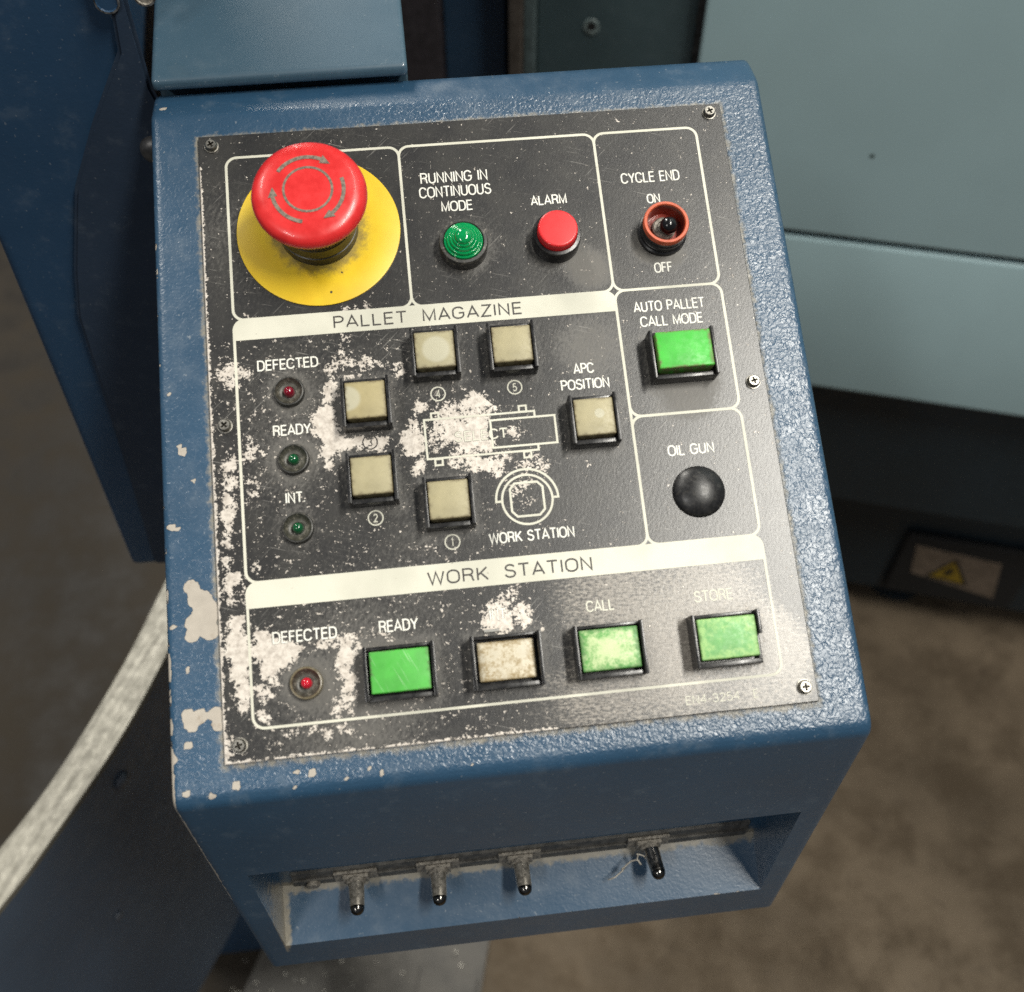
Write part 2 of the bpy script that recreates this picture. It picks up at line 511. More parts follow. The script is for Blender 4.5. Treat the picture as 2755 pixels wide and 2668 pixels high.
# ------------------------------------------------------------------ stroke lettering (plain grotesque capitals)
def glyphs():
    G = {}
    W = 0.62
    G['A'] = (0.66, [[(0, 0), (0.33, 1), (0.66, 0)], [(0.11, 0.30), (0.55, 0.30)]])
    G['C'] = (0.66, [arc(0.33, 0.68, 0.32, 0.32, 15, 180, 10) + arc(0.33, 0.32, 0.32, 0.32, 180, 345, 10)])
    G['D'] = (0.64, [[(0.04, 0.5), (0.04, 1)] + arc(0.30, 0.66, 0.32, 0.34, 90, 0, 8) + arc(0.30, 0.34, 0.32, 0.34, 0, -90, 8) + [(0.04, 0), (0.04, 0.5)]])
    G['E'] = (0.54, [[(0.54, 1), (0.04, 1), (0.04, 0), (0.54, 0)], [(0.04, 0.53), (0.50, 0.53)]])
    G['F'] = (0.50, [[(0.50, 1), (0.04, 1), (0.04, 0)], [(0.04, 0.52), (0.45, 0.52)]])
    G['G'] = (0.68, [arc(0.33, 0.68, 0.32, 0.32, 20, 180, 10) + arc(0.33, 0.32, 0.32, 0.32, 180, 350, 10) + [(0.65, 0.48), (0.36, 0.48)]])
    G['I'] = (0.08, [[(0.04, 0), (0.04, 1)]])
    G['K'] = (0.62, [[(0.04, 0), (0.04, 1)], [(0.58, 1), (0.06, 0.40)], [(0.22, 0.57), (0.62, 0)]])
    G['L'] = (0.50, [[(0.04, 1), (0.04, 0), (0.50, 0)]])
    G['M'] = (0.76, [[(0.04, 0), (0.04, 1), (0.38, 0.06), (0.72, 1), (0.72, 0)]])
    G['N'] = (0.64, [[(0.04, 0), (0.04, 1), (0.60, 0), (0.60, 1)]])
    o = arc(0.34, 0.66, 0.33, 0.34, 0, 180, 12) + arc(0.34, 0.34, 0.33, 0.34, 180, 360, 12)
    G['O'] = (0.68, [o + [o[0]]])
    G['P'] = (0.58, [[(0.04, 0), (0.04, 1), (0.34, 1)] + arc(0.34, 0.745, 0.23, 0.255, 90, -90, 10) + [(0.04, 0.49)]])
    G['R'] = (0.62, [[(0.04, 0), (0.04, 1), (0.36, 1)] + arc(0.36, 0.755, 0.22, 0.245, 90, -90, 10) + [(0.04, 0.51)],
                     [(0.36, 0.51), (0.52, 0.40), (0.56, 0.12), (0.62, 0)]])
    G['S'] = (0.60, [arc(0.30, 0.745, 0.25, 0.255, 15, 180, 9) + arc(0.30, 0.745, 0.25, 0.20, 190, 250, 4) +
                     arc(0.30, 0.27, 0.28, 0.26, 62, -20, 6) + arc(0.30, 0.27, 0.28, 0.27, -35, -172, 9)])
    G['T'] = (0.60, [[(0, 1), (0.60, 1)], [(0.30, 0.98), (0.30, 0)]])
    G['U'] = (0.64, [[(0.04, 1), (0.04, 0.30)] + arc(0.32, 0.28, 0.28, 0.28, 180, 360, 12) + [(0.60, 0.30), (0.60, 1)]])
    G['W'] = (0.90, [[(0, 1), (0.22, 0), (0.45, 0.97), (0.68, 0), (0.90, 1)]])
    G['Y'] = (0.62, [[(0, 1), (0.31, 0.45), (0.62, 1)], [(0.31, 0.46), (0.31, 0)]])
    G['Z'] = (0.58, [[(0.03, 1), (0.56, 1), (0.02, 0), (0.58, 0)]])
    G['1'] = (0.30, [[(0.02, 0.76), (0.22, 1), (0.22, 0)]])
    G['2'] = (0.56, [arc(0.28, 0.70, 0.25, 0.29, 165, -20, 10) + [(0.36, 0.40), (0.03, 0), (0.56, 0)]])
    G['3'] = (0.56, [arc(0.27, 0.75, 0.22, 0.25, 160, -75, 9) + [(0.22, 0.53)], [(0.24, 0.54)] + arc(0.27, 0.27, 0.27, 0.27, 80, -160, 10)])
    G['4'] = (0.58, [[(0.44, 0), (0.44, 1), (0.02, 0.30), (0.58, 0.30)]])
    G['5'] = (0.56, [[(0.50, 1), (0.12, 1), (0.06, 0.52)] + arc(0.28, 0.32, 0.26, 0.32, 130, -155, 12)])
    G['-'] = (0.36, [[(0.04, 0.42), (0.34, 0.42)]])
    G['.'] = (0.10, [[(0.03, 0.0), (0.03, 0.10)]])
    return G


GL = glyphs()


def write(bm, s, a0, a1, base, h, sw, z, gap=0.15, space=0.62):
    """Lay the word s between a0 and a1 (panel mm, b measured downwards) on the baseline."""
    tot = 0.0
    for i, ch in enumerate(s):
        if ch == ' ':
            tot += space
        else:
            tot += GL[ch][0] + (gap if i < len(s) - 1 and s[i + 1] != ' ' else 0)
    kx = (a1 - a0 - sw) / max(tot, 1e-6)
    x = a0 + sw / 2
    zz = z
    for i, ch in enumerate(s):
        if ch == ' ':
            x += space * kx
            continue
        w, strokes = GL[ch]
        for st in strokes:
            pts = [(x + px * kx - 100.0, 115.0 - base + sw / 2 + py * (h - sw)) for px, py in st]
            cl = (abs(pts[0][0] - pts[-1][0]) + abs(pts[0][1] - pts[-1][1])) < 1e-6
            ribbon(bm, pts[:-1] if cl else pts, sw, zz, cl)
            zz += 0.0015
        x += (w + (gap if i < len(s) - 1 and s[i + 1] != ' ' else 0)) * kx
PLATE_WEAR= [(6.3, 95.0, 4.6, 0.75), (8.9, 92.1, 2.5, 0.6), (12.9, 95.6, 3.3, 0.6), (7.3, 99.6, 2.5, 0.6), (13.8, 102.8, 1.4, 0.55), (14.9, 105.5, 1.4, 0.5), (15.4, 112.1, 2.5, 0.5), (13.4, 119.3, 1.6, 0.55), (14.0, 123.7, 3.3, 0.7), (18.0, 125.8, 1.8, 0.6), (11.8, 126.9, 2.4, 0.65), (16.9, 131.7, 2.0, 0.55), (6.0, 128.6, 3.7, 0.8), (5.7, 135.3, 3.6, 0.75), (5.1, 141.6, 3.2, 0.85), (4.4, 146.6, 3.2, 0.9), (4.2, 151.9, 2.8, 0.75), (3.6, 156.8, 2.4, 0.7), (13.8, 136.9, 3.6, 0.42), (13.1, 141.1, 2.8, 0.4), (42.9, 102.7, 2.5, 0.9), (41.8, 107.0, 2.9, 0.95), (40.6, 112.2, 3.3, 0.95), (39.9, 116.9, 4.5, 0.95), (37.1, 114.5, 2.9, 0.7), (36.4, 119.7, 2.5, 0.75), (41.7, 120.2, 3.3, 0.95), (41.9, 124.5, 4.1, 0.95), (39.6, 127.8, 2.9, 0.8), (40.1, 132.1, 2.0, 0.9), (46.8, 124.1, 3.3, 0.95), (51.0, 123.6, 2.5, 0.95), (55.0, 125.3, 3.7, 0.85), (58.7, 125.6, 2.9, 0.8), (61.3, 124.5, 1.7, 0.7), (42.4, 96.8, 2.9, 0.6), (45.1, 93.9, 2.5, 0.6), (48.6, 92.0, 2.5, 0.55), (50.1, 94.8, 2.5, 0.6), (54.3, 94.7, 2.9, 0.6), (57.2, 95.4, 2.9, 0.65), (60.6, 95.3, 2.1, 0.5), (49.4, 99.7, 2.1, 0.75), (67.5, 99.5, 2.9, 0.7), (67.3, 96.3, 1.7, 0.6), (49.1, 85.2, 3.4, 0.45), (47.1, 89.6, 2.5, 0.42), (73.9, 113.4, 2.5, 0.55), (70.1, 118.3, 2.5, 0.42), (71.2, 125.4, 3.3, 0.55), (71.7, 129.8, 3.3, 0.65), (67.7, 122.5, 3.3, 0.42), (72.1, 135.0, 2.1, 0.6), (69.4, 137.0, 1.6, 0.5), (67.6, 129.5, 2.1, 0.4), (93.6, 111.6, 4.1, 0.7), (90.6, 114.9, 4.8, 0.65), (97.4, 115.5, 4.8, 0.65), (83.7, 115.7, 4.7, 0.6), (73.7, 113.4, 3.4, 0.5), (94.1, 120.9, 4.1, 0.9), (89.8, 123.3, 5.4, 0.75), (84.4, 122.9, 5.4, 0.6), (93.7, 125.1, 4.1, 0.85), (89.3, 128.9, 5.4, 0.8), (96.0, 129.5, 3.4, 0.85), (80.6, 119.7, 5.4, 0.55), (78.7, 126.6, 4.7, 0.55), (71.7, 121.7, 4.0, 0.6), (70.5, 127.2, 4.0, 0.65), (67.9, 126.3, 3.3, 0.55), (84.7, 134.1, 4.0, 0.65), (91.3, 136.1, 4.0, 0.75), (95.3, 136.5, 3.4, 0.8), (99.3, 136.9, 3.4, 0.65), (102.3, 134.3, 3.4, 0.5), (105.3, 124.7, 3.4, 0.45), (107.2, 126.3, 2.7, 0.42), (99.6, 140.4, 2.7, 0.6), (71.9, 135.0, 2.7, 0.6), (70.3, 137.7, 2.0, 0.55), (112.2, 136.6, 4.7, 0.45), (116.0, 139.1, 3.4, 0.42), (108.5, 139.1, 4.0, 0.4), (104.6, 144.3, 4.0, 0.4), (109.2, 145.4, 2.7, 0.45), (106.0, 150.0, 5.3, 0.3), (131.6, 139.8, 2.0, 0.4), (95.7, 185.3, 4.6, 0.5), (92.7, 188.9, 3.9, 0.65), (93.7, 191.7, 3.9, 0.75), (96.2, 193.2, 3.9, 0.85), (89.7, 192.9, 2.6, 0.8), (101.7, 189.8, 3.9, 0.65), (103.3, 188.0, 2.6, 0.6), (103.3, 193.3, 2.6, 0.8), (100.6, 182.5, 3.3, 0.45), (104.7, 180.2, 1.3, 0.6), (108.9, 196.4, 1.3, 0.5), (4.6, 184.0, 2.4, 0.9), (6.6, 183.4, 2.4, 0.9), (5.6, 189.3, 4.3, 1), (6.9, 195.3, 4.7, 1), (5.8, 201.1, 3.9, 1), (7.1, 207.1, 3.5, 0.95), (6.8, 212.1, 2.3, 0.9), (3.1, 193.0, 2.3, 0.85), (14.2, 189.7, 3.1, 0.85), (14.7, 194.2, 4.3, 1), (20.2, 194.7, 4.3, 1), (23.3, 195.8, 3.5, 1), (16.8, 199.5, 4.3, 1), (21.5, 199.6, 3.1, 1), (14.3, 202.4, 2.7, 0.7), (17.2, 205.8, 1.9, 0.85), (14.0, 207.8, 2.3, 0.65), (16.3, 209.2, 1.6, 0.8), (12.1, 206.8, 2.3, 0.55), (13.0, 211.5, 1.9, 0.7), (12.1, 215.3, 1.9, 0.8), (13.9, 217.0, 1.9, 0.7), (12.7, 188.0, 1.6, 0.6), (26.5, 194.2, 1.6, 0.8), (33.6, 194.1, 2.4, 0.7), (37.6, 192.9, 2.8, 0.75), (42.4, 192.6, 2.4, 0.7), (45.5, 193.3, 2.4, 0.7), (41.3, 196.4, 2.8, 0.8), (43.1, 199.0, 3.2, 0.75), (39.5, 200.6, 2.8, 0.85), (40.8, 204.7, 2.7, 0.9), (43.3, 206.9, 2.4, 0.8), (41.2, 209.8, 2.7, 0.8), (38.2, 213.4, 2.3, 0.65), (41.3, 214.4, 2.7, 0.6), (36.8, 217.1, 2.3, 0.65), (41.8, 217.6, 1.9, 0.5), (38.0, 221.4, 2.3, 0.5), (34.1, 222.9, 2.3, 0.5), (28.7, 221.6, 2.3, 0.5), (41.0, 223.3, 2.3, 0.5), (20.2, 222.6, 2.3, 0.6), (18.1, 225.1, 1.2, 0.6), (24.1, 221.5, 1.9, 0.4), (33.6, 224.4, 1.5, 0.7), (53.6, 191.7, 2.0, 0.5), (55.4, 193.1, 2.0, 0.45), (46.4, 196.6, 2.0, 0.6), (3.6, 162.1, 2.0, 0.7), (4.5, 169.1, 3.2, 0.75), (6.5, 168.1, 2.4, 0.7), (3.9, 173.1, 2.4, 0.75), (3.8, 176.3, 2.4, 0.65), (8.3, 172.7, 2.0, 0.5), (8.1, 176.4, 2.4, 0.5), (3.5, 165.0, 1.6, 0.6), (13.0, 166.3, 2.8, 0.4), (12.7, 163.8, 2.4, 0.38), (49.9, 73.7, 1.8, 0.6), (58.1, 73.2, 2.2, 0.6), (53.6, 73.2, 1.8, 0.5), (14.0, 73.1, 0.9, 0.6)]
HOUSING_CHIPS= [(-9.2, 170.1, 3.2, 1), (-6.8, 174.9, 4.5, 1), (-4.5, 179.1, 5.1, 1), (-7.8, 182.6, 4.4, 1), (-3.5, 185.6, 3.8, 1), (-9.8, 186.9, 2.5, 1), (-14.8, 99.9, 1.3, 1), (-10.4, 121.7, 2.0, 1), (-12.0, 119.9, 1.2, 1), (-7.4, 132.7, 1.3, 1), (-15.2, 148.6, 1.4, 1), (-12.7, 149.5, 1.0, 1), (-15.7, 183.1, 1.4, 1), (-12.0, 213.2, 2.8, 1), (-7.7, 213.6, 2.8, 1), (-2.7, 213.5, 2.8, 1), (-10.9, 216.4, 2.5, 1), (-2.2, 217.3, 2.5, 1), (-11.2, 197.9, 1.1, 1), (-12.7, 223.0, 1.5, 1), (-11.1, 222.8, 1.2, 1), (-17.4, 226.7, 1.7, 1), (-18.2, 232.7, 1.5, 1), (-19.0, 237.5, 1.8, 1), (-13.6, 238.2, 1.3, 1), (-5.3, 239.8, 1.3, 1), (3.0, 237.3, 1.8, 1), (22.7, 235.0, 1.4, 1), (27.8, 235.9, 1.5, 1), (39.0, 238.8, 0.9, 1), (39.4, 235.8, 0.7, 1), (21.8, 239.7, 0.9, 1), (-18.6, 205.6, 0.9, 1), (-19.0, 219.2, 0.9, 1), (39.4, 235.8, 0.9, 1), (38.9, 238.8, 1.0, 1), (36.7, 239.2, 0.7, 1), (46.5, 236.3, 1.0, 1), (50.5, 238.5, 1.3, 1), (80.7, 239.1, 0.6, 1), (-18.8, 6.2, 1.0, 1), (-14.3, -16.0, 1.8, 0.9)]

# ------------------------------------------------------------------ the ground
bm = bmesh.new()
bmesh.ops.create_grid(bm, x_segments=8, y_segments=8, size=8.0)
fl = mesh_obj('floor', bm, M_FLOOR, smooth=0)
fl['kind'] = 'structure'

# ------------------------------------------------------------------ the operator console
ROOT_Z = 0.760
console = empty('control_console', (0, 0, ROOT_Z),
                'blue textured desk console with a worn black button panel and a red emergency stop', 'control console')


def PL(a, b, c=0.0):
    """Panel millimetres (a right, b down, c out of the panel) -> metres in the console's frame."""
    y = 115.0 - b
    return ((a - 100.0) * MM, (y * CT - c * ST) * MM, 1.0 - ROOT_Z + (y * ST + c * CT) * MM)


PAN_LOC = (0, 0, 1.0 - ROOT_Z)
PAN_ROT = (TH, 0, 0)

import numpy as np


def field(P, blobs, core=0.2, edge=1.5):
    v = np.ones(len(P))
    for a, b, r, s in blobs:
        d = np.hypot(P[:, 0] - a, P[:, 1] - b) / r
        f = np.clip((edge - d) / (edge - core), 0, 1)
        v *= 1 - s * f * f * (3 - 2 * f)
    return 1 - v


def set_attr(o, name, vals):
    at = o.data.attributes.new(name, 'FLOAT', 'POINT')
    at.data.foreach_set('value', [float(x) for x in vals])


# --- housing: a profile in (Y, Z) mm swept across X, with rounded ends, a recess in the front
HX = 118.5
prof = [(-113.3, 760.0), (-113.3, 774.0), (-113.3, 788.0), (-113.3, 876.0), (-113.3, 908.0)]
for k in range(8):
    t = math.radians(180 - (180 - 116) * k / 7)
    prof.append((-113.3 + 7 + 7 * math.cos(t), 938.1 + 7 * math.sin(t)))
b0, b1 = 237.6, -9.0
NB = 190
for k in range(1, NB + 1):
    b = b0 + (b1 - b0) * k / NB
    prof.append(((115 - b) * CT + 2 * ST, 1000 + (115 - b) * ST - 2 * CT))
yf, zf = prof[-1]
cy_, cz_ = yf - 10 * -ST, zf - 10 * CT
for k in range(1, 5):
    t = math.radians(116 - 26 * k / 4)
    prof.append((cy_ + 10 * math.cos(t), cz_ + 10 * math.sin(t)))
ztop = prof[-1][1]
for y in (119.5, 122.0, 124.5, 126.5):
    prof.append((y, ztop))
for k in range(1, 5):
    t = math.radians(90 - 90 * k / 4)
    prof.append((128 + 4 * math.cos(t), ztop - 4 + 4 * math.sin(t)))
prof += [(132.0, 1000.0), (132.0, 760.0)]
nrm = []
for i in range(len(prof)):
    p, q = prof[max(0, i - 1)], prof[min(len(prof) - 1, i + 1)]
    d = Vector((q[0] - p[0], q[1] - p[1])).normalized()
    nrm.append((-d.y, d.x))      # outward for this direction of travel
cols = [(-HX, 2.6), (-HX + 0.35, 1.25), (-HX + 1.1, 0.45), (-HX + 2.4, 0.0)]
x = -HX + 4.0
while x < -107.5:
    cols.append((x, 0.0)); x += 1.5
NX = 164
for k in range(NX + 1):
    cols.append((-107 + 214 * k / NX, 0.0))
cols += [(-c, i) for c, i in cols[:len(cols) - NX - 1][::-1]]
bm = bmesh.new()
G = []
for cx_, ins in cols:
    G.append([bm.verts.new((cx_ * MM, (p[0] - n_[0] * ins) * MM, (p[1] - n_[1] * ins) * MM - ROOT_Z)) for p, n_ in zip(prof, nrm)])
for i in range(len(cols) - 1):
    for j in range(len(prof) - 1):
        if j == 2 and cols[i][0] >= -107.01 and cols[i + 1][0] <= 107.01:
            continue
        bm.faces.new((G[i][j], G[i + 1][j], G[i + 1][j + 1], G[i][j + 1]))
bm.faces.new(G[0][::-1])
bm.faces.new(G[-1])
# bottom sheet
bm.faces.new([g[0] for g in G][::-1] + [g[-1] for g in G])
# recess: sloping floor, back wall, ceiling, two ends
FL = [(-113.3 + 22.3 * k / 14, 788.0 + 11.3 * k / 14) for k in range(15)]
RW = FL + [(-91.0, 799.3 + 76.7 * k / 6) for k in range(1, 7)] + [(-113.3, 876.0)]
xs = [-107 + 214 * k / 120 for k in range(121)]
RG_ = [[bm.verts.new((xx * MM, p[0] * MM, p[1] * MM - ROOT_Z)) for p in RW] for xx in xs]
for i in range(120):
    for j in range(len(RW) - 1):
        bm.faces.new((RG_[i][j], RG_[i][j + 1], RG_[i + 1][j + 1], RG_[i + 1][j]))
bm.faces.new(RG_[0])
bm.faces.new(RG_[-1][::-1])
bm.normal_update()
V = np.array([v.co[:] for v in bm.verts]) * 1000.0
V[:, 2] += 760.0
housing = mesh_obj('housing', bm, M_HOUS, console, smooth=40, recalc=False)
# panel coordinates of every housing vertex
pa = V[:, 0] + 100
yy = V[:, 1] * CT + (V[:, 2] - 1000) * ST
pb = 115 - yy
pc = -V[:, 1] * ST + (V[:, 2] - 1000) * CT
on_top = pc > -9.0
P2 = np.c_[pa, pb]
wear = field(P2, HOUSING_CHIPS, 0.55, 1.2) * on_top
rng = np.random.RandomState(4)
le = np.abs(V[:, 0] + HX) < 1.3
wear = np.maximum(wear, np.where(le & (pb > 40) & (V[:, 2] > 800), 0.40 + 0.25 * np.clip((pb - 150) / 80, 0, 1), 0))
re_ = np.abs(V[:, 0] - HX) < 1.3
wear = np.maximum(wear, np.where(re_, 0.22, 0))
inrec = (V[:, 1] > -113.4) & (V[:, 1] < -90.5) & (V[:, 2] < 876.5) & (V[:, 2] > 787) & (np.abs(V[:, 0]) < 107.2)
edge_line = inrec & (V[:, 2] < 788.5) & (np.arange(len(V)) >= len(cols) * len(prof))
wear = np.maximum(wear, np.where(edge_line, 0.40, 0))
dpl = np.maximum(np.maximum(-pa, pa - 200), np.maximum(-pb, pb - 230))
dirt = np.where(on_top & (dpl < 4.0) & (dpl > -3), 0.62 * np.clip(1 - np.abs(dpl - 0.6) / 3.6, 0, 1) + 0.1, 0)
flo = inrec & (V[:, 2] < 800.5)
dirt = np.maximum(dirt, np.where(flo, 0.92 * np.clip((V[:, 1] + 97.0) / 5.0, 0, 1), 0))
dirt = np.maximum(dirt, np.where(flo, 0.95 * np.clip((-103.0 - V[:, 0]) / 3.0, 0, 1), 0))
set_attr(housing, 'wear', wear)
set_attr(housing, 'dirt', dirt)
sm_ = np.where(pc < -6.5, 0.85, 0.0)
sm_ = np.maximum(sm_, 0.8 * np.clip((pb - 238.5) / 2.5, 0, 1))
sm_ = np.maximum(sm_, 0.8 * np.clip((-9.5 - pb) / 2.5, 0, 1))
sm_ = np.maximum(sm_, 0.55 * np.clip(1 - (pa - 30) / 60, 0, 1) * np.clip(1.6 - pb / 150, 0, 1))
set_attr(housing, 'smooth', sm_)

# --- face plate
bm = bmesh.new()
NA, NBB = 166, 192
GV = [[bm.verts.new(((200 * i / NA - 100) * MM, (115 - 230 * j / NBB) * MM, 0)) for j in range(NBB + 1)] for i in range(NA + 1)]
for i in range(NA):
    for j in range(NBB):
        bm.faces.new((GV[i][j], GV[i][j + 1], GV[i + 1][j + 1], GV[i + 1][j]))
loop = [GV[i][0] for i in range(NA + 1)] + [GV[NA][j] for j in range(1, NBB + 1)] + \
       [GV[i][NBB] for i in range(NA - 1, -1, -1)] + [GV[0][j] for j in range(NBB - 1, 0, -1)]
prev = loop
for off, z in ((0.25, -0.28), (0.25, -2.1)):
    ring = []
    for v in loop:
        sx = -1 if v.co.x < -0.0999 else (1 if v.co.x > 0.0999 else 0)
        sy = -1 if v.co.y < -0.11499 else (1 if v.co.y > 0.11499 else 0)
        ring.append(bm.verts.new((v.co.x + sx * off * MM, v.co.y + sy * off * MM, z * MM)))
    for i in range(len(loop)):
        j = (i + 1) % len(loop)
        bm.faces.new((prev[i], prev[j], ring[j], ring[i]))
    prev = ring
V = np.array([v.co[:] for v in bm.verts]) * 1000.0
faceplate = mesh_obj('faceplate', bm, M_PLATE, console, PAN_LOC, PAN_ROT, smooth=30)
note(faceplate, 'black front plate, paint rubbed through to bare metal down its left side')
pa, pb = V[:, 0] + 100, 115 - V[:, 1]
wear = field(np.c_[pa, pb], PLATE_WEAR)
wear = np.maximum(wear, 0.13 * np.clip((125 - pa) / 40, 0, 1) * np.clip((pb - 78) / 10, 0, 1))
wear = np.maximum(wear, np.where((pa < 0.6) & (pb > 12), 0.82, 0))
wear = np.maximum(wear, np.where((pb > 229.3) & (pa < 110), 0.72, 0))
wear = np.maximum(wear, np.where((pa < 6) & (pb > 221), 0.62 * np.clip((4 - pa) / 3, 0, 1), 0))
CLEAN = [(55.2, 112, 9.5), (55.2, 139, 9.5), (28, 206.4, 9), (81, 150, 10)]
for a, b, r in CLEAN:
    wear *= np.clip((np.hypot(pa - a, pb - b) - r * 0.75) / (r * 0.5), 0, 1) * 0.75 + 0.25
BUT = [(80.8, 95.6, 8.6, 9), (108.4, 95.8, 8.6, 9), (55.1, 111.9, 8.6, 9), (55.2, 139.4, 8.6, 9), (80.8, 150.2, 8.6, 9),
       (134.4, 125.4, 8.6, 9), (169.6, 103.4, 11.9, 9), (59.5, 206.3, 11.9, 9), (95.2, 206.3, 11.9, 9),
       (129.9, 206.3, 11.9, 9), (170.2, 206.6, 11.9, 9)]
RND = [(95, 53, 9), (129.6, 53, 9), (170, 53, 9), (28, 104.0, 5.4), (28.2, 129.0, 5.4), (28.3, 153.6, 5.4), (28, 206.6, 5.4)]
d = np.full(len(V), 99.0)
for a, b, hx, hy in BUT:
    qx, qy = np.abs(pa - a) - hx, np.abs(pb - b) - hy
    d = np.minimum(d, np.hypot(np.maximum(qx, 0), np.maximum(qy, 0)) + np.minimum(np.maximum(qx, qy), 0))
for a, b, r in RND:
    d = np.minimum(d, np.hypot(pa - a, pb - b) - r)
dirt = 0.32 * np.clip(1 - d / 5.0, 0, 1)
dirt += field(np.c_[pa, pb], [(170, 116, 12, .5), (141, 65, 9, .85), (163, 58, 8, .6), (172, 62, 7, .5), (137, 96, 14, .5), (172, 117, 10, .3), (35, 110, 26, .22), (28, 130, 20, .25),
                              (45, 205, 40, .28), (75, 165, 25, .14), (20, 40, 26, .18), (40, 222, 30, .2)], 0.2, 1.4)
dirt += np.where((pa > 150) & (pb < 60), -0.12, 0) + np.where((pa > 150) & (pb > 126) & (pb < 145), -0.1, 0)
scuff = field(np.c_[pa, pb], [(128, 187, 20, .55), (150, 190, 22, .5), (172, 190, 24, .5), (150, 203, 14, .85), (152, 212, 16, .7), (186, 205, 12, .8),
                              (192, 212, 12, .7), (170, 194, 14, .6), (125, 217, 18, .45), (150, 224, 30, .5), (185, 223, 18, .6), (110, 224, 16, .3)], 0.3, 1.3)
set_attr(faceplate, 'wear', wear)
set_attr(faceplate, 'dirt', dirt)
set_attr(faceplate, 'scuff', scuff)


# --- screen print: frames, title bars, symbols, words (sub-parts of the plate)
def rrect(a0, a1, b0, b1, r):
    x0, x1, y0, y1 = a0 - 100, a1 - 100, 115 - b1, 115 - b0
    return arc(x1 - r, y1 - r, r, r, 0, 90, 8) + arc(x0 + r, y1 - r, r, r, 90, 180, 8) + \
        arc(x0 + r, y0 + r, r, r, 180, 270, 8) + arc(x1 - r, y0 + r, r, r, 270, 360, 8)


z = 0.03
for (a0, a1, b0, b1) in ((9.6, 74.2, 9.5, 74.8), (74.2, 149, 9.5, 74.8), (149, 189.2, 9.5, 74.8), (149, 189.2, 74.8, 123.8),
                         (149, 189.2, 123.8, 171), (9.6, 149, 74.8, 171), (9.6, 189.2, 171, 219.8)):
    bm = bmesh.new()
    ribbon(bm, rrect(a0, a1, b0, b1, 4.0), 1.0 if b1 < 200 else 0.9, z, True)
    mesh_obj('printed_frame', bm, M_PRINT, faceplate, smooth=0)
    z += 0.005
for (a0, a1, b0, b1, word, w0, w1, base) in ((9.1, 149.5, 74.4, 82.7, 'PALLET MAGAZINE', 45.0, 114.2, 81.0),
                                             (9.1, 189.7, 170.6, 179.8, 'WORK STATION', 71.0, 128.6, 177.8)):
    bm = bmesh.new()
    r = 4.4
    x0, x1, y0, y1 = a0 - 100, a1 - 100, 115 - b1, 115 - b0
    pts = [(x0, y0), (x1, y0)] + arc(x1 - r, y1 - r, r, r, 0, 90, 8) + arc(x0 + r, y1 - r, r, r, 90, 180, 8)
    bm.faces.new([bm.verts.new((px * MM, py * MM, 0.075 * MM)) for px, py in pts])
    mesh_obj('title_bar', bm, M_PRINT, faceplate, smooth=0)
    bm = bmesh.new()
    write(bm, word, w0, w1, base, 4.9, 0.62, 0.10, gap=0.20, space=1.0)
    mesh_obj('printed_word', bm, M_PRINT_DARK, faceplate, smooth=0)
WORDS = [('RUNNING IN', 81.3, 107.0, 25.8, 4.6), ('CONTINUOUS', 80.5, 107.8, 31.7, 4.6), ('MODE', 88.2, 100.2, 37.8, 4.3),
         ('ALARM', 122.0, 135.9, 37.9, 4.1), ('CYCLE END', 157.4, 180.2, 31.5, 4.5), ('ON', 166.2, 171.5, 40.4, 4.0),
         ('OFF', 165.2, 172.2, 68.9, 4.2), ('AUTO PALLET', 155.3, 182.2, 84.0, 4.2), ('CALL MODE', 157.1, 180.7, 89.9, 4.2),
         ('APC', 130.2, 137.9, 105.9, 4.1), ('POSITION', 124.9, 142.9, 111.9, 4.1), ('OIL GUN', 160.4, 177.5, 139.7, 4.1),
         ('DEFECTED', 17.0, 38.9, 95.0, 4.1), ('READY', 21.3, 34.8, 119.7, 4.0), ('INT.', 24.3, 31.4, 144.4, 4.0),
         ('SELECT', 84.9, 104.1, 127.6, 3.9), ('WORK STATION', 93.5, 123.7, 165.5, 4.0), ('DEFECTED', 17.2, 39.1, 192.5, 4.1),
         ('READY', 53.1, 66.6, 192.3, 4.1), ('INT', 90.9, 96.9, 191.9, 4.0), ('CALL', 124.4, 134.4, 192.3, 4.0),
         ('STORE', 162.2, 176.2, 192.7, 4.1), ('EN4-3254', 154.3, 173.2, 226.9, 3.0), ('E', 177.8, 179.7, 226.9, 3.0)]
for s, a0, a1, base, h in WORDS:
    bm = bmesh.new()
    if s in ('SELECT', 'INT', 'DEFECTED', 'READY') and not (s == 'DEFECTED' and base < 100):
        write(bm, s, a0 - 0.15, a1 + 0.15, base + 0.12, h + 0.24, 0.70, 0.032)
        for f in bm.faces:
            f.material_index = 1
    write(bm, s, a0, a1, base, h, 0.54 if h > 3.5 else 0.36, 0.078)
    mesh_obj('printed_word', bm, [M_PRINT if a0 > 120 and base > 190 or s == 'SELECT' else M_TEXT, M_PRINT_DARK], faceplate, smooth=0)
for s, a, b in (('1', 80.8, 163.3), ('2', 55.0, 152.3), ('3', 55.1, 124.8), ('4', 80.6, 109.0), ('5', 108.3, 108.9)):
    bm = bmesh.new()
    ribbon(bm, arc(a - 100, 115 - b, 2.55, 2.55, 0, 351, 39), 0.48, 0.08, True)
    hw = 0.35 if s == '1' else 0.85
    write(bm, s, a - hw, a + hw, b + 1.55, 3.1, 0.40, 0.086)
    mesh_obj('printed_numeral', bm, M_PRINT_DARK if s == '3' else M_PRINT, faceplate, smooth=0)


def q(pts):
    return [(a - 100, 115 - b) for a, b in pts]


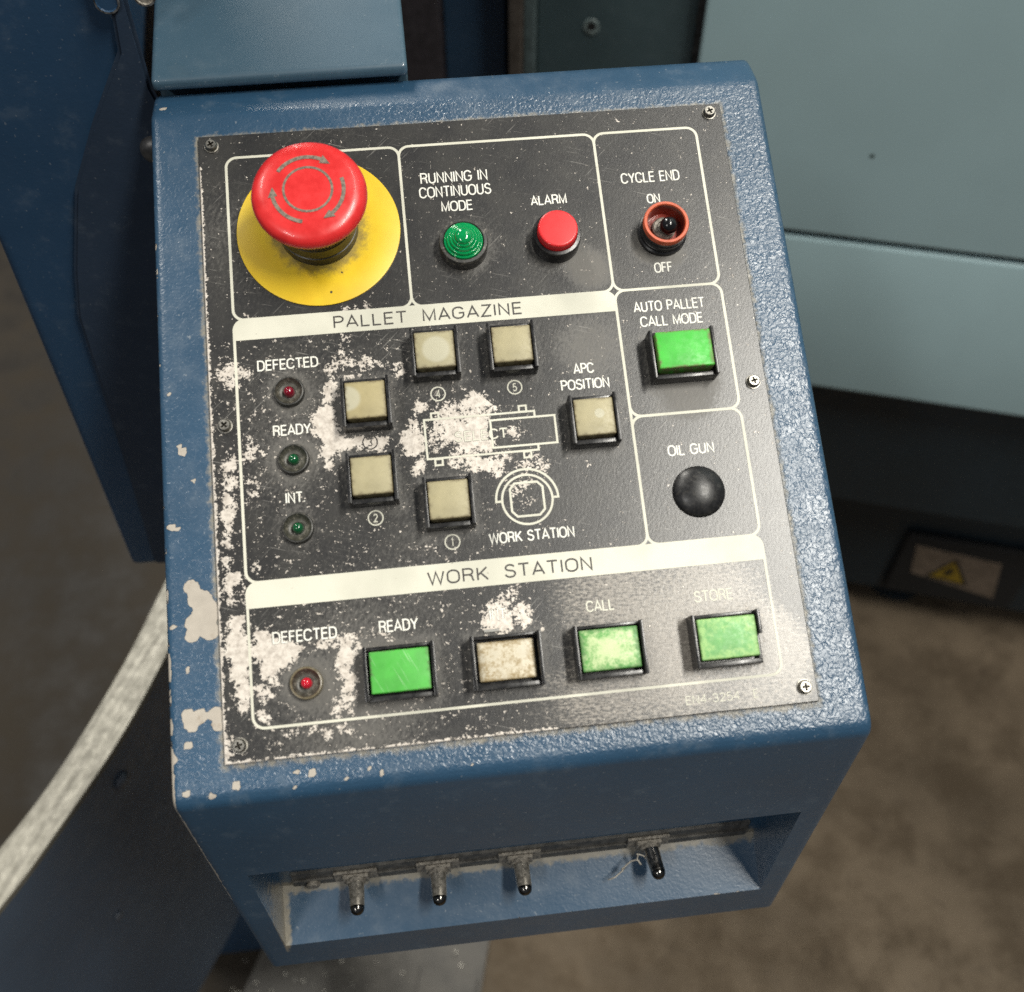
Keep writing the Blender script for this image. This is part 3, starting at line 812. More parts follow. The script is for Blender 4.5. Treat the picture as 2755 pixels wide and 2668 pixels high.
bm = bmesh.new()
ribbon(bm, q([(114.3, 120.4), (114.3, 118.4), (74.7, 118.4), (74.8, 132.9), (114.4, 132.9), (114.4, 131.0)]), 0.75, 0.08)
ribbon(bm, q([(98.2, 120.6), (121.4, 120.6), (121.4, 130.8), (98.3, 130.8)]), 0.75, 0.086, True)
for (a0, b0_) in ((77.4, 116.1), (108.9, 116.1), (77.4, 133.2), (109.0, 133.2)):
    ribbon(bm, q([(a0, b0_), (a0 + 2.6, b0_), (a0 + 2.6, b0_ + 2.2), (a0, b0_ + 2.2)]), 0.7, 0.092, True)
mesh_obj('printed_symbol', bm, M_PRINT, faceplate, smooth=0)
bm = bmesh.new()
cx_, cy_ = 108.4 - 100, 115 - 150.6
ribbon(bm, arc(cx_, cy_, 8.9, 8.9, 0, 354, 59), 0.8, 0.08, True)
ribbon(bm, [(cx_ + 9.3, cy_)] + arc(cx_, cy_, 11.0, 11.0, 0, 180, 30) + [(cx_ - 9.3, cy_)], 0.8, 0.086)
ribbon(bm, q([(102.6, 146.5), (104.4, 144.5), (112.4, 144.5), (114.2, 146.4), (114.2, 154.6), (112.3, 156.5), (104.4, 156.5), (102.6, 154.5)]), 0.8, 0.092, True)
mesh_obj('printed_symbol', bm, M_PRINT, faceplate, smooth=0)


# --- emergency stop
def pan_part(name, bm, mat, a, b, rz=0.0, smooth=35, parent=None):
    if parent is None:
        o = mesh_obj(name, bm, mat, console, PL(a, b), smooth=smooth)
        o.rotation_euler = (Matrix.Rotation(TH, 3, 'X') @ Matrix.Rotation(rz, 3, 'Z')).to_euler()
        return o
    return mesh_obj(name, bm, mat, parent, smooth=smooth)


bm = bmesh.new()
lathe(bm, [(0, 30.15), (6, 30.12), (11, 30.03), (15.2, 29.8), (17.4, 29.25), (18.8, 28.4), (19.6, 27.4), (20.0, 26.2), (20.0, 25.2),
           (19.7, 24.6)], 96)
es = pan_part('emergency_stop', bm, M_RED, 42.4, 41.8)
note(es, 'red mushroom emergency stop button over a yellow disc')
bm = bmesh.new()
n = 108
for i in range(n):
    t0, t1 = 2 * math.pi * i / n, 2 * math.pi * (i + 0.55) / n
    for (ra, za), (rb, zb) in (((19.9, 24.9), (19.2, 22.9)),):
        c = [(ra, t0, za), (ra, t1, za), (rb, t1, zb), (rb, t0, zb)]
        ins = [(r_ - 1.0, t_, z_) for r_, t_, z_ in c]
        o_ = [bm.verts.new((r_ * math.cos(t_) * MM, r_ * math.sin(t_) * MM, z_ * MM)) for r_, t_, z_ in c]
        i_ = [bm.verts.new((r_ * math.cos(t_) * MM, r_ * math.sin(t_) * MM, z_ * MM)) for r_, t_, z_ in ins]
        bm.faces.new(o_)
        for k in range(4):
            bm.faces.new((o_[k], i_[k], i_[(k + 1) % 4], o_[(k + 1) % 4]))
lathe(bm, [(19.3, 24.75), (18.7, 22.7), (14.0, 22.3)], 72)
pan_part('knurled_rim', bm, M_REDK, 0, 0, parent=es, smooth=20)
bm = bmesh.new()
lathe(bm, [(13.6, 22.5), (13.6, 12.3), (14.0, 12.0), (14.0, 11.4), (14.3, 11.2), (14.5, 6.6), (14.1, 6.3), (14.1, 5.9), (14.6, 5.7), (14.6, 0.9)], 72)
pan_part('collar', bm, M_COLLAR, 0, 0, parent=es)
bm = bmesh.new()
lathe(bm, [(14.4, 0.02), (14.4, 1.15), (21, 0.95), (29.5, 0.8), (30.0, 0.6), (30.0, 0.02)], 120)
pan_part('yellow_disc', bm, M_YEL, 0, 0, parent=es)
bm = bmesh.new()
ribbon(bm, arc(0, 0, 8.3, 8.3, 0, 354, 59), 0.85, 30.22, True)
for a0, a1 in ((143, 64), (17, -52), (-102, -171.5)):
    ribbon(bm, arc(0, 0, 12.25, 12.25, a0, a1, 16), 1.35, 30.16)
    ta, tip = math.radians(a1), math.radians(a1 - 16)
    bm.faces.new([bm.verts.new((r_ * math.cos(t_) * MM, r_ * math.sin(t_) * MM, 30.17 * MM))
                  for r_, t_ in ((13.9, ta + 0.02), (10.6, ta + 0.02), (12.2, tip))])
pan_part('arrow_marks', bm, M_GREY, 0, 0, parent=es, smooth=0)

# --- pilot lamps
M_GLENS = plain('green_lens', (0.0, 0.27, 0.075), 0.10, nscale=90, var=0.1, bump=0.0, Coat_Weight=0.6, Subsurface_Weight=0.15)
M_RLENS = plain('red_lens', (0.72, 0.020, 0.024), 0.42, nscale=90, var=0.08, bump=0.02, Coat_Weight=0.2)
M_BEZ = plain('dusty_black_bezel', (0.035, 0.034, 0.032), 0.45, nscale=300, dust=0.5)
bm = bmesh.new()
lathe(bm, [(9.0, 0), (9.0, 5.4), (8.7, 5.9), (7.7, 6.0), (7.4, 5.6), (7.4, 3.0)], 64)
gl = pan_part('pilot_lamp', bm, M_BEZ, 95.0, 53.0)
note(gl, 'green stepped pilot lamp')
bm = bmesh.new()
pr = [(7.2, 4.0)]
for r, z_ in ((7.2, 5.8), (6.2, 6.9), (5.1, 7.9), (4.0, 8.8)):
    pr += [(r, z_), (r - 0.12, z_ + 0.35), (r - 0.4, z_ + 0.5), (r - 0.85, z_ + 0.4)]
pr += [(3.1, 9.9), (2.5, 10.4), (1.5, 10.8), (0, 10.95)]
lathe(bm, pr, 64)
pan_part('lens', bm, M_GLENS, 0, 0, parent=gl, smooth=50)
bm = bmesh.new()
lathe(bm, [(9.0, 0), (9.0, 6.0), (8.7, 6.6), (7.6, 6.8), (7.5, 5.0)], 64)
rl = pan_part('pilot_lamp', bm, M_BLACK, 129.6, 53.0)
note(rl, 'red flat topped pilot lamp')
bm = bmesh.new()
lathe(bm, [(7.4, 5.0), (7.35, 9.6), (7.2, 10.2), (6.9, 10.45), (6.4, 10.5), (0, 10.6)], 64)
pan_part('lens', bm, M_RLENS, 0, 0, parent=rl, smooth=50)

# --- guarded toggle in an orange cup
M_ORG = plain('orange_plastic', (0.62, 0.115, 0.045), 0.36, nscale=240, var=0.2, dust=0.12)
M_CUPIN = plain('dark_red_cup_wall', (0.24, 0.030, 0.017), 0.22, nscale=240, var=0.3)
bm = bmesh.new()
lathe(bm, [(9.3, 0), (9.2, 1.4), (8.6, 1.8), (8.6, 3.0), (8.3, 3.2), (8.6, 3.6), (8.6, 5.0), (8.3, 5.3), (8.55, 5.7), (8.5, 7.2)], 64)
gt = pan_part('guarded_toggle', bm, M_BLACK, 170.0, 53.2)
note(gt, 'small black toggle inside an orange guard ring')
bm = bmesh.new()
lathe(bm, [(8.45, 6.4), (8.5, 8.9), (8.2, 9.5), (7.3, 9.5), (7.0, 9.0)], 64)
pan_part('guard_ring', bm, M_ORG, 0, 0, parent=gt)
bm = bmesh.new()
lathe(bm, [(7.02, 9.05), (6.5, 3.2), (0, 3.0)], 64)
pan_part('cup_wall', bm, M_CUPIN, 0, 0, parent=gt)
bm = bmesh.new()
lathe(bm, [(4.4, 3.0), (4.4, 4.6), (3.8, 5.2), (2.8, 5.2), (2.6, 4.4), (0, 4.3)], 32)
pan_part('bushing', bm, M_DUSTY, 0, 0, parent=gt)
bm = bmesh.new()
lathe(bm, [(1.6, 4.0), (1.9, 5.6), (3.0, 7.0), (3.3, 8.4), (2.9, 10.0), (1.7, 11.1), (0, 11.4)], 32)
bmesh.ops.rotate(bm, verts=bm.verts[:], cent=(0, 0, 0.004), matrix=Matrix.Rotation(math.radians(12), 3, 'Y') @ Matrix.Rotation(math.radians(13), 3, 'X'))
pan_part('lever', bm, M_BLACKG, 0, 0, parent=gt, smooth=60)

# --- small round signal lights
M_LBEZ = plain('grimy_led_bezel', (0.024, 0.024, 0.021), 0.42, nscale=400, dust=0.35)
M_LDISH = plain('grimy_led_dish', (0.060, 0.058, 0.046), 0.42, nscale=500, var=0.4, dust=0.45)
M_LBR = plain('brassy_led_bezel', (0.15, 0.125, 0.075), 0.3, nscale=400, dust=0.3)
LEDM = {'red': plain('red_led', (0.20, 0.005, 0.018), 0.08, nscale=300, bump=0.0, Coat_Weight=0.5),
        'bright': plain('bright_red_led', (0.55, 0.012, 0.03), 0.10, nscale=300, bump=0.0, Coat_Weight=0.5),
        'green': plain('green_led', (0.005, 0.085, 0.028), 0.08, nscale=300, bump=0.0, Coat_Weight=0.5)}
for a, b, k, lab in ((28.0, 104.0, 'red', 'dark red signal light below the upper legend DEFECTED'), (28.2, 129.0, 'green', 'green signal light below the legend READY'),
                     (28.3, 153.6, 'green', 'green signal light below the legend INT'), (28.0, 206.6, 'bright', 'bright red signal light in a brassy ring at the bottom left')):
    bm = bmesh.new()
    lathe(bm, [(5.5, 0), (5.5, 2.0), (5.25, 2.5), (4.85, 2.6), (4.6, 2.3)], 48)
    o = pan_part('signal_light', bm, M_LBR if k == 'bright' else M_LBEZ, a, b)
    note(o, lab)
    bm = bmesh.new()
    lathe(bm, [(4.62, 2.35), (3.9, 1.0), (2.9, 0.5), (2.3, 0.5)], 48)
    pan_part('dish', bm, M_LDISH, 0, 0, parent=o, smooth=60)
    bm = bmesh.new()
    lathe(bm, [(1.95, 0.3), (1.9, 1.6), (1.65, 2.5), (1.15, 3.05), (0.55, 3.3), (0, 3.35)], 32)
    pan_part('bulb', bm, LEDM[k], 0, 0, parent=o, smooth=80)

# --- black domed plug
bm = bmesh.new()
lathe(bm, [(9.4, 0), (9.3, 0.7), (8.6, 1.5), (7.0, 2.5), (4.8, 3.3), (2.4, 3.75), (0, 3.9)], 64)
pl = pan_part('hole_plug', bm, plain('satin_black_plug', (0.012, 0.012, 0.013), 0.36, nscale=500, var=0.2, dust=0.08), 169.5, 153.5, smooth=80)
note(pl, 'black domed plug below the legend OIL GUN')


# --- push buttons
def button_frame(hx, hy, broken=False):
    bm = bmesh.new()
    t = 1.25
    box(bm, -hx, -hx + t, -hy, hy, 0, 8.3)
    if broken:
        box(bm, hx - t, hx, 0.8, hy, 0, 8.0)
        box(bm, hx - t, hx, -hy, 0.8, 0, 3.4)
    else:
        box(bm, hx - t, hx, -hy, hy, 0, 8.3)
    box(bm, -hx + t, hx - t, -hy, -hy + 1.6, 0, 6.3)
    box(bm, -hx + t, hx - t, hy - 1.1, hy, 0, 5.4)
    bevel_all(bm, 0.22, 2)
    box(bm, -hx + t, hx - t, -hy + 1.5, hy - 1.1, 0.05, 0.8)
    return bm


def button_cap(hx, hy, top):
    bm = bmesh.new()
    box(bm, -hx, hx, -hy, hy, 0.9, top)
    bmesh.ops.recalc_face_normals(bm, faces=bm.faces[:])
    es_ = [e for e in bm.edges if max(v.co.z for v in e.verts) > (top - 0.1) * MM]
    bmesh.ops.bevel(bm, geom=es_, offset=0.55 * MM, segments=3, profile=0.55, affect='EDGES')
    return bm


CREAM = (0.395, 0.350, 0.205)
C_A = cap_material('yellowed_cream_cap', CREAM, blotch=0.0)
C_B = cap_material('yellowed_cream_cap_pale_patch', (0.385, 0.345, 0.205), spot=(0.0004, 0.0, 0.0050))
C_C = cap_material('yellowed_cream_cap_streaked', (0.40, 0.34, 0.175), spot=(-0.0062, 0.0008, 0.0046))
C_D = cap_material('yellowed_cream_cap_pale_dot', CREAM, spot=(0.0018, 0.0010, 0.0018))
G_A = cap_material('bright_green_cap', (0.045, 0.50, 0.035), hx=0.0101, hy=0.0070, dirt=(0.16, 0.11, 0.06), edge=0.90)
G_B = cap_material('green_cap_fine_scratches', (0.075, 0.45, 0.055), hx=0.0101, hy=0.0071, dirt=(0.08, 0.16, 0.05), edge=0.95, scratch=0.35)
G_C = cap_material('pale_rubbed_green_cap', (0.075, 0.34, 0.055), worn=(0.60, 0.70, 0.38), worn_amt=0.72, wscale=480, centre=0.45, soft=0.16, hx=0.0101, hy=0.0071, dirt=(0.06, 0.16, 0.045), edge=0.82)
G_D = cap_material('faded_green_cap', (0.16, 0.42, 0.13), worn=(0.34, 0.56, 0.20), worn_amt=0.42, wscale=520, centre=-0.45, soft=0.08, hx=0.0101, hy=0.0071, dirt=(0.10, 0.22, 0.06), edge=0.94)
W_A = cap_material('white_cap_stained_brown', (0.66, 0.60, 0.46), worn=(0.30, 0.215, 0.09), worn_amt=0.46, wscale=230, soft=0.05, hx=0.0098, hy=0.0066, dirt=(0.22, 0.16, 0.07), edge=0.86)
SQ = (8.6, 8.9)
RC = (11.9, 9.0)
BTN = [(80.8, 95.4, SQ, C_B, 8.1, 'cream square button marked 4 with a pale patch'),
       (108.4, 95.6, SQ, C_A, 8.1, 'cream square button marked 5'),
       (55.1, 111.9, SQ, C_C, 8.1, 'yellowed square button marked 3 with a pale streak'),
       (55.2, 139.3, SQ, C_A, 8.1, 'cream square button marked 2'),
       (80.8, 150.2, SQ, C_A, 8.1, 'cream square button marked 1'),
       (134.6, 125.2, SQ, C_D, 8.1, 'cream square button below the legend APC POSITION'),
       (169.6, 103.5, RC, G_A, 10.2, 'bright green button below the legend AUTO PALLET CALL MODE'),
       (59.5, 206.3, RC, G_B, 6.6, 'green button below the lower legend READY'),
       (95.2, 206.3, RC, W_A, 4.2, 'brown stained white button, sunk in its frame'),
       (130.0, 206.3, RC, G_C, 7.0, 'pale rubbed green button below the legend CALL'),
       (170.2, 206.6, RC, G_D, 8.0, 'faded green button below the legend STORE, its frame broken at the right')]
protos = {}
for a, b, (hx, hy), cm_, top, lab in BTN:
    broken = 'STORE' in lab
    key = (hx, broken)
    if key not in protos:
        o = pan_part('push_button', button_frame(hx, hy, broken), M_BLACK, a, b, smooth=30)
        protos[key] = o
    else:
        o = protos[key].copy()
        sc.collection.objects.link(o)
        o.parent = console
        o.location = PL(a, b)
    note(o, lab)
    cx2, cy2 = (7.0, 6.75) if hx < 10 else (10.0, 6.95)
    if top < 5:
        cx2, cy2 = 9.7, 6.6
    c = mesh_obj('button_cap', button_cap(cx2, cy2, top), cm_, o, (0, 0.0004, 0), smooth=40)

# --- Phillips screws
M_XREC = plain('screw_recess', (0.05, 0.045, 0.035), 0.6, 0.6, nscale=500)


def screw_mesh():
    bm = bmesh.new()
    R_, h = 2.25, 2.1
    lathe(bm, [(2.35, 0.0), (2.35, 1.2), (2.2, 1.7), (1.85, h)], 32)
    w, l = 0.36, 1.28
    cross = [(w, w), (w, l), (-w, l), (-w, w), (-l, w), (-l, -w), (-w, -w), (-w, -l), (w, -l), (w, -w), (l, -w), (l, w)]
    outer = [(1.85 * math.cos(2 * math.pi * i / 32), 1.85 * math.sin(2 * math.pi * i / 32)) for i in range(32)]
    pts = [Vector((x, y, 0)) for x, y in outer], [Vector((x, y, 0)) for x, y in cross[::-1]]
    allp = outer + cross[::-1]
    vs = [bm.verts.new((x * MM, y * MM, h * MM)) for x, y in allp]
    for t in tessellate_polygon(pts):
        try:
            bm.faces.new([vs[i] for i in t])
        except ValueError:
            pass
    low = [bm.verts.new((x * 0.6 * MM, y * 0.6 * MM, (h - 1.1) * MM)) for x, y in cross]
    up = vs[32:][::-1]
    for i in range(12):
        j = (i + 1) % 12
        bm.faces.new((up[i], up[j], low[j], low[i])).material_index = 1
    bm.faces.new(low).material_index = 1
    bmesh.ops.remove_doubles(bm, verts=bm.verts[:], dist=1e-6)
    # washer rim
    lathe(bm, [(2.75, 0.02), (2.7, 0.35), (2.3, 0.4)], 32)
    return bm


scr = None
for a, b, rz in ((4.6, 4.3, 0.5), (195.4, 3.9, 0.35), (4.9, 114.4, 0.75), (195.4, 114.5, 0.25), (4.9, 224.6, 0.3), (195.8, 225.0, 0.05)):
    if scr is None:
        scr = mesh_obj('screw', screw_mesh(), [M_STEEL, M_XREC], console, PL(a, b), smooth=25)
        o = scr
    else:
        o = scr.copy()
        sc.collection.objects.link(o)
        o.parent = console
        o.location = PL(a, b)
    o.rotation_euler = (Matrix.Rotation(TH, 3, 'X') @ Matrix.Rotation(rz, 3, 'Z')).to_euler()

# --- toggle switches in the front recess
def fp(x, y, z_):
    return (x * MM, y * MM, z_ * MM - ROOT_Z)


bm = bmesh.new()
box(bm, -101, 103, -92.4, -91.02, 801.0, 815.0)
box(bm, -101, 103, -93.3, -92.45, 806.6, 808.0)
for v in bm.verts:
    v.co.z -= ROOT_Z
mesh_obj('switch_strip', bm, plain('dusty_grey_strip', (0.12, 0.115, 0.105), 0.5, 0.3, nscale=300, var=0.4), console, smooth=0)
M_LEVER = plain('dusty_metal_lever', (0.36, 0.335, 0.29), 0.36, 0.7, nscale=600, var=0.4, bump=0.2, dust=0.35)
M_TIP = plain('shiny_lever_tip', (0.14, 0.135, 0.125), 0.16, 1.0, nscale=300, var=0.2, bump=0.05)
tog = None
for k, (x, tilt) in enumerate(((-73.5, 1), (-37.4, -1), (-1.0, 2), (57.0, 6))):
    parts = []
    if tog is None or k == 3:
        bm = bmesh.new()
        box(bm, -9.5, 9.5, -4.6, 4.6, 1.4, 2.7)
        box(bm, -5.6, 5.6, -3.4, 3.4, 2.7, 4.4)
        bevel_all(bm, 0.3, 1)
        lathe(bm, [(4.2, 4.3), (4.2, 5.6), (3.7, 6.0), (2.6, 6.0)], 24)
        o = mesh_obj('toggle_switch', bm, M_DUSTY, console, fp(x, -91.0, 808.6), (math.radians(90), 0, 0), smooth=30)
        bm = bmesh.new()
        lathe(bm, [(3.5, 4.6), (3.45, 8.0), (3.3, 12.0), (3.2, 16.0)], 28, 0)
        lathe(bm, [(3.2, 16.0), (3.1, 17.0), (2.6, 18.3), (1.6, 19.2), (0, 19.6)], 28, 1)
        bmesh.ops.remove_doubles(bm, verts=bm.verts[:], dist=1e-6)
        l = mesh_obj('lever', bm, [M_CHROME if k == 3 else M_LEVER, M_TIP], o, smooth=60)
        l.rotation_euler = (0, math.radians(tilt), 0)
        if tog is None:
            tog = (o, l)
    else:
        o = tog[0].copy(); sc.collection.objects.link(o)
        o.parent = console
        o.location = fp(x, -91.0, 808.6)
        l = tog[1].copy(); sc.collection.objects.link(l)
        l.parent = o
        l.rotation_euler = (0, math.radians(tilt), 0)
    note(o, ('leftmost toggle switch in the front recess', 'second toggle switch from the left in the front recess',
             'third toggle switch from the left in the front recess', 'rightmost toggle switch, its steel lever cleaner than the others')[k])
bm = bmesh.new()
lathe(bm, [(3.0, 0), (3.0, 1.8), (2.2, 2.6), (0, 2.8)], 24)
mesh_obj('recess_screw', bm, M_DUSTY, console, fp(-92.5, -92.4, 805.0), (math.radians(90), 0, 0))

# ------------------------------------------------------------------ support arm behind the console
def swept(name, prof_yz, x0, x1, mat, parent=None, loc=(0, 0, 0), bev=1.5):
    bm = bmesh.new()
    A = [bm.verts.new((x0 * MM, y * MM, z_ * MM)) for y, z_ in prof_yz]
    B = [bm.verts.new((x1 * MM, y * MM, z_ * MM)) for y, z_ in prof_yz]
    n_ = len(prof_yz)
    bm.faces.new(A)
    bm.faces.new(B[::-1])
    for i in range(n_):
        j = (i + 1) % n_
        bm.faces.new((A[j], A[i], B[i], B[j]))
    bmesh.ops.recalc_face_normals(bm, faces=bm.faces[:])
    if bev:
        bmesh.ops.bevel(bm, geom=bm.edges[:], offset=bev * MM, segments=3, profile=0.6, affect='EDGES', clamp_overlap=True)
    return mesh_obj(name, bm, mat, parent, loc, smooth=40)


arm = swept('console_bracket', [(126.5, 1056.6), (126.5, 1061.4), (640, 1192), (640, 1110), (140, 1000), (136, 1056.6)], -117.4, -19.4, M_ARM, bev=2.0)
tag(arm, 'smooth blue box bracket that carries the console from behind', 'bracket')

# ------------------------------------------------------------------ navy post on the left with its dark gusset
post = empty('support_post', (-0.165, 0.24, 0.725), 'navy sheet metal post with dented edges to the left of the console', 'post')
PO = Vector((-165, 240, 725))


def rel(pts, o=PO):
    return [((x - o.x), (y - o.y), (z_ - o.z)) for x, y, z_ in pts]


bm = bmesh.new()
fr = rel([(-219, 150, 726), (-128, 150, 722), (-128, 150, 1500), (-205, 150, 1500), (-209.5, 150, 980)])
bk = [(x, y + 190, z_) for x, y, z_ in fr]
A = [bm.verts.new(tuple(c * MM for c in p)) for p in fr]
B = [bm.verts.new(tuple(c * MM for c in p)) for p in bk]
bm.faces.new(A); bm.faces.new(B[::-1])
for i in range(5):
    bm.faces.new((A[(i + 1) % 5], A[i], B[i], B[(i + 1) % 5]))
bmesh.ops.recalc_face_normals(bm, faces=bm.faces[:])
bmesh.ops.bevel(bm, geom=bm.edges[:], offset=5 * MM, segments=4, profile=0.6, affect='EDGES')
mesh_obj('post_body', bm, M_POST, post)
# gusset: a folded plate standing a little in front of the post
gp = [(-126, 1500), (-118, 1110), (-128, 1082), (-131, 1064), (-150, 1034), (-166, 1005), (-180, 962), (-187, 935), (-191, 880), (-197, 800), (-203, 732), (-122, 722), (-122, 1052), (-120, 1500)]
gp = [(-122, 1500), (-134, 1500), (-128.5, 1085), (-131, 1064), (-150, 1034), (-166, 1005), (-180, 962), (-187, 935), (-191, 880), (-197, 800), (-203, 732), (-106, 722), (-106, 985), (-122, 1048)]
bm = bmesh.new()
prism(bm, [(x + 165, z_ - 725) for x, z_ in gp], 0, 3)
bmesh.ops.rotate(bm, verts=bm.verts[:], cent=(0, 0, 0), matrix=Matrix.Rotation(math.radians(90), 3, 'X'))
for v in bm.verts:
    v.co.y += (148 - 240) * MM
bmesh.ops.recalc_face_normals(bm, faces=bm.faces[:])
bmesh.ops.bevel(bm, geom=[e for e in bm.edges if e.calc_face_angle(0) > 0.7], offset=1.6 * MM, segments=2, affect='EDGES')
gus = mesh_obj('gusset', bm, M_GUS, post)
V = np.array([v.co[:] for v in gus.data.vertices])
set_attr(gus, 'wear', np.full(len(V), 0.12))
bm = bmesh.new()
lathe(bm, [(6.4, 0), (6.1, 1.6), (4.8, 3.3), (2.6, 4.2), (0, 4.5)], 32)
mesh_obj('bolt_head', bm, plain('grey_bolt', (0.16, 0.155, 0.15), 0.4, 0.6, nscale=300), post, (0.0375, -0.0949, 0.296), (math.radians(90), 0, 0), smooth=80)


def slot(cx, cz, w, h, parent):
    bm = bmesh.new()
    pts = arc(0, h / 2 - w / 2, w / 2, w / 2, 0, 180, 8) + arc(0, -h / 2 + w / 2, w / 2, w / 2, 180, 360, 8)
    outer = [(x * 1.14, y * 1.04) for x, y in pts]
    a_ = [bm.verts.new((x * MM, y * MM, 0.8 * MM)) for x, y in outer]
    b_ = [bm.verts.new((x * MM, y * MM, 0.8 * MM)) for x, y in pts]
    c_ = [bm.verts.new((x * 0.95 * MM, y * 0.98 * MM, 0.1 * MM)) for x, y in pts]
    d_ = [bm.verts.new((x * 1.02 * MM, y * 1.02 * MM, 0.0)) for x, y in outer]
    n_ = len(pts)
    for i in range(n_):
        j = (i + 1) % n_
        bm.faces.new((d_[i], d_[j], a_[j], a_[i]))
        bm.faces.new((a_[i], a_[j], b_[j], b_[i]))
        bm.faces.new((b_[i], b_[j], c_[j], c_[i])).material_index = 1
    bm.faces.new(c_).material_index = 1
    return bm


M_SLOTRIM = plain('chipped_slot_rim', (0.075, 0.075, 0.075), 0.6, nscale=420, var=0.9)
mesh_obj('slot_hole', slot(0, 0, 8, 34, None), [M_SLOTRIM, M_POST], post, (0.0358, -0.0953, 0.372), (math.radians(90), 0, 0), smooth=0)
mesh_obj('slot_hole', slot(0, 0, 7, 34, None), [M_SLOTRIM, M_DUSTY], post, (0.0500, -0.0953, 0.374), (math.radians(90), 0, math.radians(0)), smooth=0)

# ------------------------------------------------------------------ curved guard with a bare worn top edge, lower left
outer = [(-196, 345), (-218, 283), (-239.4, 220.6), (-256.9, 167.7), (-278.4, 114.1), (-300.7, 66.9), (-324.5, 27), (-352, -14), (-384, -58), (-420, -104)]
inner = [(-188, 285), (-211, 215), (-233.3, 153.9), (-255.7, 98.2), (-278.1, 55), (-301.7, 13.1), (-317.4, -11.5), (-346, -54), (-378, -98), (-413, -146)]


def catmull(pts, n_=5):
    P = [Vector(p) for p in pts]
    outp = []
    for i in range(len(P) - 1):
        p0, p1, p2, p3 = P[max(0, i - 1)], P[i], P[i + 1], P[min(len(P) - 1, i + 2)]
        for k in range(n_):
            t = k / n_
            outp.append(0.5 * ((2 * p1) + (p2 - p0) * t + (2 * p0 - 5 * p1 + 4 * p2 - p3) * t * t + (3 * p1 - p0 - 3 * p2 + p3) * t ** 3))
    return outp + [P[-1]]


oc, ic = catmull(outer), catmull(inner)
guard = empty('machine_guard', (-0.27, 0.12, 0.20), 'thick curved navy guard plate with its paint worn off along the bare top edge', 'guard')
GO = Vector((-270, 120, 200))


def band(name, z0, z1, grow, mat, bev, parent):
    bm = bmesh.new()
    O_, I_ = [], []
    for a_, b_ in zip(oc, ic):
        dd = (a_ - b_).normalized()
        O_.append(a_ + dd * grow)
        I_.append(b_ - dd * grow)
    loop_ = O_ + I_[::-1]
    lo = [bm.verts.new(((p.x - GO.x) * MM, (p.y - GO.y) * MM, (z0 - GO.z) * MM)) for p in loop_]
    hi = [bm.verts.new(((p.x - GO.x) * MM, (p.y - GO.y) * MM, (z1 - GO.z) * MM)) for p in loop_]
    n_ = len(loop_)
    m_ = len(O_)
    for i in range(n_):
        j = (i + 1) % n_
        bm.faces.new((lo[i], lo[j], hi[j], hi[i]))
    for i in range(m_ - 1):
        bm.faces.new((hi[i], hi[i + 1], hi[n_ - 2 - i], hi[n_ - 1 - i]))
        bm.faces.new((lo[i + 1], lo[i], lo[n_ - 1 - i], lo[n_ - 2 - i]))
    bmesh.ops.recalc_face_normals(bm, faces=bm.faces[:])
    if bev:
        es_ = [e for e in bm.edges if e.calc_face_angle(0) > 0.6 and e.verts[0].co.z > (z1 - GO.z - 0.1) * MM and e.verts[1].co.z > (z1 - GO.z - 0.1) * MM]
        bmesh.ops.bevel(bm, geom=es_, offset=bev * MM, segments=3, profile=0.6, affect='EDGES')
    return mesh_obj(name, bm, mat, parent, smooth=40)


band('bare_rim', 595, 600, 0.5, M_RIM, 0.8, guard)
band('rim_band', 543, 595, 0, M_SMOOTH, 0, guard)
band('side_panel', 200, 543, -2.5, M_SMOOTH, 2.0, guard)
M_GREYBOLT = plain('slate_rivet', (0.085, 0.095, 0.115), 0.4)
for (x, y, z_, r) in ((-263, 82, 566, 7), (-293.5, 29, 446, 4)):
    bm = bmesh.new()
    lathe(bm, [(r, 0), (r * 0.9, r * 0.3), (r * 0.5, r * 0.52), (0, r * 0.6)], 24)
    o = mesh_obj('rivet', bm, M_GREYBOLT, guard, ((x - GO.x) * MM, (y - GO.y) * MM, (z_ - GO.z) * MM), smooth=80)
    o.rotation_euler = Vector((0.89, -0.46, 0)).to_track_quat('Z', 'Y').to_euler()

# ------------------------------------------------------------------ low navy plinth behind the console
pt = swept('machine_plinth', [(128, 2), (128, 150), (200, 150), (200, 2)], -348, -180, M_POST, bev=4.0)
tag(pt, 'low navy plinth on the floor behind the curved guard, mostly hidden by the console', 'plinth')

# ------------------------------------------------------------------ the teal machine on the right
ang = math.atan2(-0.325, 0.946)
nx, ny = 0.325, 0.946
mach = empty('machine_cabinet', (nx * 0.56, ny * 0.56, 0.0), 'large teal machine cabinet with a horizontal seam and a dark base', 'machine cabinet', ang)


def mbox(name, s0, s1, y0, y1, z0, z1, mat, bev=2.0, parent=mach):
    bm = bmesh.new()
    box(bm, s0, s1, y0, y1, z0, z1)
    bmesh.ops.recalc_face_normals(bm, faces=bm.faces[:])
    if bev:
        bmesh.ops.bevel(bm, geom=bm.edges[:], offset=bev * MM, segments=3, profile=0.6, affect='EDGES')
    return mesh_obj(name, bm, mat, parent, smooth=40)


